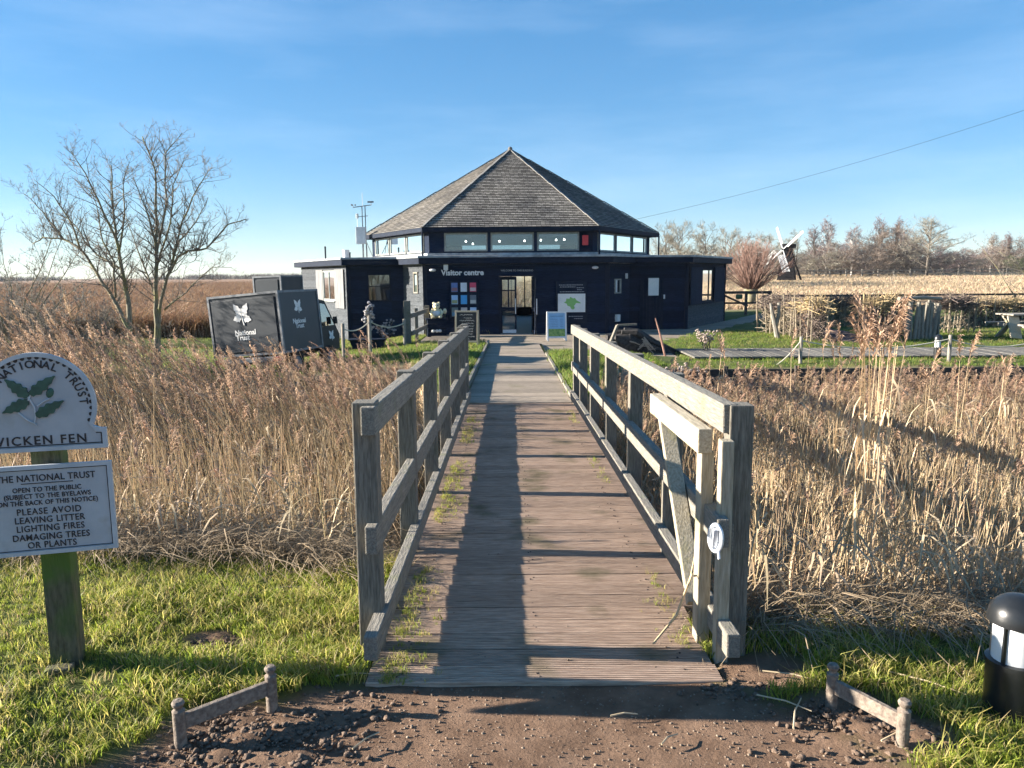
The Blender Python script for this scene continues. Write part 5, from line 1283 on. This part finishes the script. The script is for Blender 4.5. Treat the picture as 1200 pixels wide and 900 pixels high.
# ------------------------------------------------------------------ weather station and wire
ws = empty('weather_station', at(427, 303, 33.0), (0, 0, 0), 'weather station mast with pale box and wind instruments on the left wing roof', 'weather station'); ws.location.z = 2.3
M['grey'] = pmat('light_grey_box', (.50,.52,.53), (.62,.64,.65), .5)
mb = MB()
for x in (-.03, .10): mb.tube([(x, 0, 0), (x, 0, 2.2)], .022, 6)
mb.tube([(-.03, 0, 0), (-.15, -.3, 0)], .02, 5); mb.tube([(.1, .25, 0), (.1, 0, 1.0)], .015, 5); mb.tube([(.35, .3, 0), (.1, 0, .75)], .015, 5); mb.build('mast', M['alu'], ws)
mb = MB(); mb.box((-.08, -.10, .98), (.40, .30, .70), None, .02); mb.build('cabinet', M['grey'], ws)
mb = MB(); mb.tube([(-.40, 0, 2.15), (.38, 0, 2.25)], .018, 6); mb.tube([(-.22, 0, 1.76), (.22, 0, 1.80)], .014, 6); mb.tube([(.0, 0, 2.2), (.0, 0, 2.75)], .01, 5); mb.build('cross_arm', M['alu'], ws)
mb = MB(); mb.tube([(-.40, 0, 2.15), (-.40, 0, 2.24)], .012, 5)
for k in range(3): a = 2.1*k; mb.blob((-.40+.09*math.cos(a), .09*math.sin(a), 2.25), (.035, .035, .035), seg=7)
mb.build('cup_anemometer', M['blackplastic'], ws)
mb = MB(); mb.tube([(.36, 0, 2.25), (.36, 0, 2.36)], .012, 5); mb.box((.34, 0, 2.37), (.26, .01, .07)); mb.build('wind_vane', M['alu'], ws)
mb = MB()
for k in range(5): mb.lathe([(.05, 0), (.07, .02), (.05, .03)], (-.24, 0, 1.70+.04*k), 10)
mb.tube([(-.24, 0, 1.3), (-.24, 0, 1.72)], .01, 5); mb.build('screen', M['grey'], ws)
mb = MB(); a = Vector((2.85, 28.35, 3.22)); b = at(1360, 74, 22.0); ps = []
for k in range(25): t = k/24; q = a.lerp(b, t); ps.append(q-Vector((0, 0, .35*4*t*(1-t))))
mb.tube(ps, .0045, 5); tag(mb.build('overhead_wire', M['blackplastic']), 'thin black overhead cable rising from the hall eaves to the right', 'cable')

# ------------------------------------------------------------------ windpump
wp = empty('windpump', (0, 0, 0), (0, 0, 0), 'small black timber windpump with white lattice sails beyond the meadow', 'windmill')
dW = 108.0; tb = at(922, 323, dW); wp.location = (tb.x, dW, tb.z-.6); k_ = dW/900
tp_ = at(923.5, 286, dW).z - wp.location.z
M['tarred'] = pmat('tarred_boards', (.007,.007,.009), (.018,.018,.02), .9, 2, (1, 1, 6), spec=.05)
mb = MB(); b0, b1 = 1.35, .66; nr = 12
for i in range(nr):
    f0, f1 = i/nr, (i+1)/nr; r0, r1 = b0+(b1-b0)*f0, b0+(b1-b0)*f1-.03; z0, z1 = tp_*.9*f0, tp_*.9*f1
    vs = [Vector((math.cos(R(20+90*q))*r*1.25, math.sin(R(20+90*q))*r*1.25, z)) for r, z in ((r0, z0), (r1, z1)) for q in range(4)]
    mb.add(vs, [(q, (q+1) % 4, 4+(q+1) % 4, 4+q) for q in range(4)]+[(4, 5, 6, 7), (3, 2, 1, 0)])
mb.build('tower', M['tarred'], wp)
mb = MB(); mb.prism([(-.85, 0), (.75, 0), (.8, .55), (-.8, .62)], -.7, .7, FACE, (.1, 0, tp_*.88)); mb.build('cap', M['tarred'], wp)
hub = Vector((at(914.8, 292.5, dW).x-tb.x, -.9, at(914.8, 292.5, dW).z-wp.location.z)); e2 = Vector((.36, -.93, 0)).normalized(); e1 = Vector((.20, 0, .98)).normalized(); nn = e1.cross(e2).normalized(); nn = -nn if nn.x > 0 else nn
mb = MB(); mb.tube([hub-nn*1.2, hub+nn*.15], .12, 8); mb.build('shaft', M['tarred'], wp)
M['sailwhite'] = plain('white_sail_paint', (.74,.74,.72), .6)
for q, th in enumerate((-38, 52, 142, 232)):
    d_ = e1*math.cos(R(th))+e2*math.sin(R(th)); s_ = d_.cross(nn).normalized(); pitch = R((6, 6, 58, 58)[q]); sl = s_*math.cos(pitch)+nn*math.sin(pitch)*.9; Ls = 3.9; mb = MB()
    mb.beam(hub-d_*.1, hub+d_*Ls, .09, .09)
    wS = (.30, .30, .95, .80)[q]
    for x in (wS*.5, wS): mb.beam(hub+d_*.9+sl*x, hub+d_*Ls+sl*x, .05, .05)
    for k in range(13): z = .9+(Ls-.95)*k/12; mb.beam(hub+d_*z, hub+d_*z+sl*wS, .04, .04)
    for k in range(12 if q > 1 else 0): z = .9+(Ls-.95)*(k+.5)/12; mb.beam(hub+d_*z+sl*.05, hub+d_*z+sl*wS*.97, .10, .012, nn)
    mb.build('sail', M['sailwhite'], wp)
mb = MB(); mb.beam((.5, .3, tp_*.82), (2.2, .4, 0), .14, .14); mb.beam((.5, -.3, tp_*.8), (1.7, -.5, 0), .1, .1); mb.build('tail_pole', M['tarred'], wp)

# ------------------------------------------------------------------ bare trees
def bark(name, c1, c2, third=None): return pmat(name, c1, c2, .9, 12, (3, 3, 1), .4, third=third)
M['bark'] = bark('lichened_bark', (.13,.115,.075), (.27,.245,.17), ((.22,.21,.075), 5, .5, .7))
M['twig'] = pmat('grey_twig', (.13,.11,.085), (.24,.21,.17), .9, 9)
def spurs(mb, rr, path, rads, n, ln, gen=1, up=.25, f0=.15, th=1.0):
    L_ = len(path)-1
    for k in range(n):
        f = f0+(1-f0)*rr.random(); i = min(L_-1, int(f*L_)); u = f*L_-i; q = path[i].lerp(path[i+1], u); d = (path[i+1]-path[i]).normalized(); r0 = rads[i]*(1-u)+rads[i+1]*u
        s_ = Vector((rr.uniform(-1, 1), rr.uniform(-1, 1), rr.uniform(-.5, 1))); s_ = (s_-d*s_.dot(d)).normalized(); v = (d*.55+s_+Vector((0, 0, up))).normalized(); l_ = ln*rr.uniform(.35, 1.15)*(1.15-.5*f)
        ps = [q]; rs = [max(.0028*th, min(r0*.55, (.012 if gen == 1 else .0058)*th))]; ns = 4 if gen < 3 else 3
        for j in range(ns):
            v = (v+Vector((rr.uniform(-.35, .35), rr.uniform(-.35, .35), rr.uniform(-.15, .35)))).normalized(); ps.append(ps[-1]+v*l_/ns); rs.append(rs[0]*(1-.75*(j+1)/ns))
        mb.tube(ps, rs, 4 if gen < 2 else 3, False)
        if gen < 3: spurs(mb, rr, ps, rs, rr.randint(5, 8) if gen == 1 else rr.randint(2, 4), l_*.48, gen+1, .15, .15, th)
def Z1(pts, d): return [at(x/3, 150+y/3, d+dy) for x, y, dy in pts]
ht_ = empty('bare_hawthorn', (at(170, 400, 15).x, 15, float(hgt(-7.2, 15))), (0, 0, 0), 'bare many stemmed hawthorn with lichened trunks against the sky on the left', 'tree')
TR = [([(470, 860, 0), (455, 715, 0), (400, 600, 0), (340, 510, .1), (285, 425, .2), (225, 390, .3), (150, 385, .4), (115, 408, .5)], .046),
      ([(225, 390, .3), (170, 320, .4), (120, 260, .4), (85, 232, .4)], .016), ([(285, 425, .2), (250, 330, 0), (190, 240, -.2), (120, 182, -.3)], .018),
      ([(460, 860, 0), (455, 640, .1), (440, 540, .1), (420, 450, .1), (405, 360, .1), (395, 250, .2), (390, 130, .2)], .056),
      ([(410, 400, .1), (345, 255, -.1), (300, 160, -.2), (245, 72, -.3)], .024), ([(430, 500, .1), (340, 445, .3), (300, 400, .5), (255, 330, .7), (200, 300, .9)], .024),
      ([(405, 600, 0), (400, 470, -.2), (362, 400, -.3), (345, 290, -.4), (315, 210, -.5)], .022), ([(418, 440, .1), (440, 300, .5), (432, 190, .7), (455, 120, .8)], .02),
      ([(548, 860, .4), (550, 690, .4), (548, 560, .4), (550, 440, .4), (548, 300, .4), (545, 150, .4), (500, 30, .4)], .058),
      ([(548, 400, .4), (510, 280, .2), (468, 170, .1)], .022), ([(550, 440, .4), (585, 260, .7), (578, 90, .8), (640, 18, .9)], .026),
      ([(556, 860, .4), (560, 640, .4), (590, 520, .2), (625, 455, .1), (660, 432, 0), (725, 425, -.2), (800, 340, -.3), (865, 320, -.4)], .040),
      ([(592, 520, .2), (628, 400, .5), (690, 330, .7), (732, 245, .9)], .024), ([(600, 500, .2), (640, 330, 0), (700, 200, -.2), (732, 152, -.2)], .024),
      ([(548, 600, .4), (485, 430, .9), (440, 300, 1.1)], .022), ([(575, 640, .4), (640, 590, .6), (690, 540, .8), (745, 490, .8), (815, 490, .8)], .016), ([(552, 480, .4), (600, 330, -.3), (610, 200, -.5), (650, 100, -.5)], .022)]
mt = MB(); mc = MB(); rr = random.Random(77); inv = ht_.location
for pts, r0 in TR:
    P = [p-inv for p in Z1(pts, 15)]; fine = []
    for a, b in zip(P, P[1:]):
        for j in range(3): fine.append(a.lerp(b, j/3)+Vector((rr.uniform(-.012, .012), rr.uniform(-.02, .02), rr.uniform(-.012, .012))))
    fine.append(P[-1]); n = len(fine); rs = [r0*(1-.86*(i/(n-1))**.9)+.002 for i in range(n)]
    mt.tube(fine, rs, 8 if r0 > .03 else 6)
    big = r0 > .03; Lt = sum((a-b).length for a, b in zip(P, P[1:]))
    spurs(mc, rr, fine, rs, int(Lt*(10 if big else 13)), .85 if big else .72, 1, .15, .24 if big else .05)
mt.build('trunk', M['bark'], ht_, True); mc.build('crown', M['twig'], ht_)
def thicket(loc, n, h, sp, label, seed, lean=(0, 0), r0=.022, dense=9, mat=None, dz=(-.22, .12)):
    t = empty('bare_shrub', loc, (0, 0, 0), label, 'shrub'); rr = random.Random(seed); a = MB(); c = MB()
    for k in range(n):
        an = rr.uniform(0, 6.28); v = Vector((math.cos(an)*sp+lean[0], math.sin(an)*sp+lean[1], 1)).normalized(); q = Vector((rr.uniform(-.2, .2), rr.uniform(-.2, .2), -.05)); ps = [q]; l_ = h*rr.uniform(.6, 1.1)
        for j in range(6): v = (v+Vector((rr.uniform(-.25, .25), rr.uniform(-.25, .25), rr.uniform(-.22, .12)))).normalized(); ps.append(ps[-1]+v*l_/6)
        rs = [r0*(1-.8*j/6) for j in range(7)]; a.tube(ps, rs, 5); spurs(c, rr, ps, rs, dense, l_*.3, 1, .15, .15, 2.0)
    a.build('stem', M['bark'], t, True); c.build('twigs', mat or M['twig'], t); return t
M['palebranch'] = pmat('pale_grey_twig', (.17,.155,.13), (.30,.28,.24), .9, 9)
q = at(16, 400, 17.6); thicket((q.x, q.y, float(hgt(q.x, q.y))), 24, 3.7, .5, 'pale bare shrub cut by the left edge of the picture', 3, (.05, 0), .022, 16, M['palebranch'], (-.14, .2))
q = at(72, 400, 17.2); thicket((q.x, q.y, float(hgt(q.x, q.y))), 30, 2.7, 1.1, 'low sprawling bare thicket between the left shrub and the hawthorn', 4, (.1, 0), .018, 14, None, (-.2, .16))
q = at(120, 400, 17.5); thicket((q.x, q.y, float(hgt(q.x, q.y))), 8, 1.5, .9, 'small grey bramble tangle under the hawthorn', 5, (.1, 0), .012, 9)

# far trees: a trunk and a crown of many thin twigs
def far_tree(seed, H, W, stems=1, base=.2, prof='round', limbs=22, up=.5, thin=1.0):
    rr = random.Random(seed); r = np.random.default_rng(seed); tm = MB(); TV = []; TQ = []
    def rib(a, b, w0, w1):
        s_ = (b-a).cross(Vector(r.normal(size=3)))
        if s_.length < 1e-6: return
        s_ = s_.normalized()/2; n = len(TV); TV.extend([a-s_*w0, a+s_*w0, b+s_*w1, b-s_*w1]); TQ.append((n, n+1, n+2, n+3))
    def env(t):                                  # how wide the crown is at a share t of the height
        if prof == 'birch': return W/2*(.35+.65*math.sin(math.pi*min(1, t*1.05)**.8))*(1-.55*t)*1.5
        if prof == 'dome': return W/2*math.sqrt(max(0, 1-((t-.42)/.60)**2))
        return W/2*math.sqrt(max(.03, 1-((t-.40)/.64)**2))
    for s0 in range(stems):
        lean = Vector((rr.uniform(-1, 1), rr.uniform(-1, 1), 0))*(.04 if stems == 1 else .30)*W/2; top = H*rr.uniform(.72, .9)
        axis_ = [Vector((rr.uniform(-.1, .1)*(stems > 1), 0, 0))+lean*(k/6)**1.3+Vector((rr.uniform(-.12, .12)*k/3, rr.uniform(-.12, .12)*k/3, top*k/6)) for k in range(7)]
        r0 = .022*H/stems**.4; tm.tube(axis_, [r0*(1-.85*k/6) for k in range(7)], 6, False)
        for k in range(limbs//stems):
            u = rr.random(); z0 = base+(.86-base)*u; i = min(5, int(z0/.9*6)); p0 = axis_[i].lerp(axis_[i+1], rr.random()); az = rr.uniform(0, 6.28)
            t1 = min(1.0, p0.z/H+(.10+.30*rr.random())*up*1.6); rad = env(t1)*rr.uniform(.55, 1.05); p2 = Vector((math.cos(az)*rad, math.sin(az)*rad, t1*H))+lean*.4
            p1 = p0.lerp(p2, .5)+Vector((rr.uniform(-.3, .3), rr.uniform(-.3, .3), rr.uniform(-.2, .5))); limb = [p0, p0.lerp(p1, .5)+Vector((0, 0, .1)), p1, p1.lerp(p2, .5)+Vector((rr.uniform(-.2, .2), rr.uniform(-.2, .2), 0)), p2]
            tm.tube(limb, [r0*.35, r0*.28, r0*.2, r0*.13, r0*.06], 4, False)
            for j in range(9):
                f = rr.uniform(.25, 1)*4; q = limb[min(3, int(f))].lerp(limb[min(3, int(f))+1], f-min(3, int(f))); out = (p2-p0).normalized(); v = (out*.6+Vector((rr.uniform(-1, 1), rr.uniform(-1, 1), rr.uniform(-.4, 1)))).normalized(); l_ = W*.13*rr.uniform(.5, 1.2)
                e_ = q+v*l_; rib(q, e_, .05*thin, .03*thin)
                for w_ in range(6):
                    g_ = q.lerp(e_, rr.uniform(.2, 1)); v2 = (v*.7+Vector((rr.uniform(-1, 1), rr.uniform(-1, 1), rr.uniform(-.5, .9)))).normalized(); e2_ = g_+v2*l_*rr.uniform(.35, .8); rib(g_, e2_, .034*thin, .02*thin)
                    for x_ in range(2): h_ = g_.lerp(e2_, rr.random()); rib(h_, h_+(v2+Vector((rr.uniform(-1, 1), rr.uniform(-1, 1), rr.uniform(-.5, .8)))).normalized()*l_*.3, .022*thin, .012*thin)
    return tm, TV, TQ
def proto(seed, H, W, **kw):
    tm, TV, TQ = far_tree(seed, H, W, **kw)
    mt = bpy.data.meshes.new('far_trunk'); mt.from_pydata(tm.v, [], tm.f); mc = bpy.data.meshes.new('far_crown'); mc.from_pydata([tuple(v) for v in TV], [], TQ); return mt, mc
PR = {'round': proto(1, 10, 9, stems=2, base=.12, limbs=30), 'birch': proto(2, 11, 6, base=.18, prof='birch', limbs=30, up=.8), 'bushy': proto(3, 8, 9, stems=7, base=.03, limbs=42, up=.45), 'oak': proto(14, 10.5, 11, base=.20, prof='dome', limbs=34, up=.5), 'thin': proto(5, 9, 7, stems=3, base=.15, limbs=24, up=.7)}
TC = {'purple': pmat('purplish_twigs', (.15,.105,.105), (.225,.165,.16), .9, 3), 'grey': pmat('grey_green_twigs', (.20,.185,.145), (.29,.27,.215), .9, 3), 'brown': pmat('brown_twigs', (.155,.12,.095), (.23,.185,.15), .9, 3), 'green': pmat('ivy_green_crown', (.05,.07,.035), (.11,.125,.06), .9, 3)}
TB_ = {'pale': pmat('pale_birch_bark', (.42,.40,.37), (.62,.60,.56), .8, 3), 'dark': pmat('dark_bark', (.09,.075,.06), (.16,.14,.115), .9, 3)}
def plant_tree(kind, px, top, d, wpx, tc_, bk, label, group, seed):
    x = at(px, 320, d).x; zb = float(hgt(x, d)); zt = at(px, top, d).z; H = zt-zb; mt, mc = PR[kind]; zs = np.percentile([v.co.z for v in mc.vertices], 97)
    xs_ = np.percentile(np.abs([v.co.x for v in mc.vertices]), 98)
    o = empty({'birch': 'birch_tree', 'oak': 'oak_tree'}.get(kind, 'bare_tree'), (x, d, zb-.1), (0, 0, seed*1.7), label, 'tree', group); s_ = H/zs; w_ = wpx*d/900/(2*xs_)
    o.scale = (w_, w_, s_)
    for nm, me, mm in (('trunk', mt, TB_[bk]), ('crown', mc, TC[tc_])):
        c = bpy.data.objects.new(nm, me.copy()); c.data.materials.clear(); c.data.materials.append(mm); COL.objects.link(c); c.parent = o
TL = [('thin', 778, 264, 84, 40, 'grey', 'dark'), ('round', 800, 261, 88, 52, 'grey', 'dark'), ('thin', 826, 263, 86, 44, 'grey', 'dark'), ('round', 850, 268, 92, 50, 'grey', 'dark'), ('thin', 872, 276, 95, 44, 'brown', 'dark'),
      ('bushy', 900, 276, 132, 50, 'grey', 'dark'), ('thin', 932, 272, 135, 30, 'grey', 'dark'), ('birch', 952, 268, 150, 30, 'purple', 'dark'), ('birch', 968, 259, 150, 36, 'purple', 'pale'), ('bushy', 985, 284, 146, 44, 'brown', 'dark'), ('birch', 998, 267, 152, 34, 'purple', 'pale'),
      ('bushy', 1020, 274, 146, 56, 'brown', 'dark'), ('birch', 1028, 257, 158, 26, 'purple', 'dark'), ('birch', 1048, 259, 158, 32, 'purple', 'dark'), ('bushy', 1042, 268, 148, 66, 'brown', 'dark'), ('round', 1062, 270, 152, 44, 'purple', 'dark'), ('oak', 1086, 257, 140, 66, 'grey', 'dark'), ('bushy', 1108, 288, 156, 46, 'purple', 'dark'),
      ('bushy', 1130, 294, 200, 48, 'brown', 'dark'), ('bushy', 1150, 290, 205, 46, 'purple', 'dark'), ('birch', 1160, 276, 178, 26, 'brown', 'pale'), ('bushy', 1178, 282, 172, 40, 'brown', 'dark'), ('birch', 1180, 275, 170, 26, 'purple', 'dark'), ('bushy', 1200, 279, 168, 50, 'brown', 'dark'), ('bushy', 1190, 300, 160, 26, 'green', 'dark'), ('bushy', 915, 296, 138, 60, 'brown', 'dark'), ('bushy', 960, 296, 146, 60, 'grey', 'dark'), ('bushy', 1225, 284, 165, 50, 'purple', 'dark'), ('bushy', 1010, 300, 143, 50, 'brown', 'dark'), ('bushy', 1068, 296, 150, 50, 'brown', 'dark'), ('bushy', 945, 290, 160, 60, 'brown', 'dark'), ('bushy', 975, 288, 162, 66, 'purple', 'dark'), ('bushy', 1000, 286, 160, 60, 'purple', 'dark'), ('bushy', 1035, 284, 162, 70, 'brown', 'dark'), ('bushy', 1060, 284, 162, 60, 'purple', 'dark'), ('bushy', 1095, 292, 165, 66, 'brown', 'dark'), ('bushy', 1120, 298, 160, 60, 'grey', 'dark'), ('bushy', 1150, 298, 170, 60, 'brown', 'dark'), ('bushy', 1170, 292, 176, 60, 'purple', 'dark'), ('bushy', 790, 290, 96, 60, 'grey', 'dark'), ('bushy', 830, 288, 98, 70, 'grey', 'dark'), ('bushy', 868, 290, 98, 60, 'brown', 'dark')]
for i, (k, px, top, d, wpx, tc_, bk) in enumerate(TL):
    if px < 880: lab, gr = 'bare grey twigged tree rising behind the right wing roof', 'grey trees behind the right wing'
    elif k == 'oak': lab, gr = 'broad domed bare oak standing clear of the wood on the right', None
    elif tc_ == 'green': lab, gr = 'dark ivy green bush at the right end of the wood', None
    elif k == 'birch' and bk == 'pale': lab, gr = 'birch with pale trunk and thin crown at the meadow edge', 'pale trunked birches in the wood'
    elif k == 'birch': lab, gr = 'purplish bare birch rising above the wood', 'purplish birches in the wood'
    else: lab, gr = 'low bushy bare tree in the wood behind the meadow', 'bushy trees in the wood'
    plant_tree(k, px, top, d, wpx, tc_, bk, lab, gr, i)
q = at(1214, 330, 32); thicket((q.x, q.y, float(hgt(q.x, q.y))), 6, 4.6, .5, 'slender bare sapling at the right edge above the picnic bench', 15, (-.1, 0), .03, 10)
# willow pollard
q = at(880, 345, 47); wl_ = empty('willow_pollard', (q.x, 47, float(hgt(q.x, 47))), (0, 0, 0), 'round red brown pollarded willow behind the field gate', 'tree'); rr = random.Random(19); a = MB(); a.tube([(0, 0, -.2), (.03, 0, .5), (0, 0, .95)], [.30, .27, .34], 10); a.blob((0, 0, .95), (.42, .4, .26), seg=12, amp=.3); a.build('trunk', M['bark'], wl_, True)
c = MB()
for k in range(300):
    an = rr.uniform(0, 6.28); el = rr.uniform(.1, 1)**.7; v = Vector((math.cos(an)*(1.05-el)*1.15, math.sin(an)*(1.05-el)*1.15, .28+el)).normalized(); l_ = rr.uniform(1.7, 3.0); p0 = Vector((math.cos(an)*.25, math.sin(an)*.25, .95)); p1 = p0+v*l_*.5+Vector((0, 0, .1)); p2 = p0+v*l_+Vector((rr.uniform(-.2, .2), rr.uniform(-.2, .2), .25*rr.random()))
    c.tube([p0, p1, p2], [.016, .013, .006], 3, False)
    for j in range(3): f = rr.uniform(.4, .9); s_ = p1.lerp(p2, f); c.tube([s_, s_+(v+Vector((rr.uniform(-.5, .5), rr.uniform(-.5, .5), .3))).normalized()*rr.uniform(.3, .7)], [.009, .005], 3, False)
c.build('shoots', pmat('red_brown_shoots', (.125,.07,.055), (.215,.13,.10), .8, 4), wl_)
# far woodland on the skyline
FW = [blade_clump(rr_, 60, 3, 6.5, .35, 6, (.12, .11, .095)) for _ in range(4)]
r = np.random.default_rng(99); n = 900; yy = 430+240*r.random(n); p = np.stack([-(.03+.85*r.random(n))*yy, yy], -1); keep = fbm(p[:, 0]*.006, p[:, 1]*.004, 3) > .40; p = p[keep]
o = merge('far_woodland', FW, r.integers(0, 4, len(p)), np.c_[p, hgt(p[:, 0], p[:, 1])-.3], r.uniform(0, 6.28, len(p)), np.full(len(p), 1.2), None, np.repeat(.8+.4*r.random((len(p), 1)), 3, 1), leaf_mat('far_wood', .05, .95), hs=.55+.45*fbm(p[:, 0]*.01, p[:, 1]*.01, 8)); tag(o, kind='stuff')
r = np.random.default_rng(98); n = 900; yy = 300+200*r.random(n); p = np.stack([(.28+.6*r.random(n))*yy, yy], -1)
o = merge('far_woodland', FW, r.integers(0, 4, len(p)), np.c_[p, hgt(p[:, 0], p[:, 1])-.3], r.uniform(0, 6.28, len(p)), np.full(len(p), 1.0), None, np.repeat(.8+.4*r.random((len(p), 1)), 3, 1), bpy.data.materials['far_wood'], hs=.9+.5*r.random(len(p))); tag(o, kind='stuff')

# thin haze over the fen
m = bpy.data.materials.new('thin_air'); m.use_nodes = True; t = m.node_tree; t.nodes.clear()
pv = t.nodes.new('ShaderNodeVolumePrincipled'); pv.inputs['Color'].default_value = (.93, .96, 1, 1); pv.inputs['Density'].default_value = .00013; pv.inputs['Anisotropy'].default_value = 0.0
ou = t.nodes.new('ShaderNodeOutputMaterial'); t.links.new(pv.outputs[0], ou.inputs['Volume'])
mb = MB(); mb.box((0, 760, 9.0), (1900, 1760, 25)); tag(mb.build('haze', m), kind='stuff')
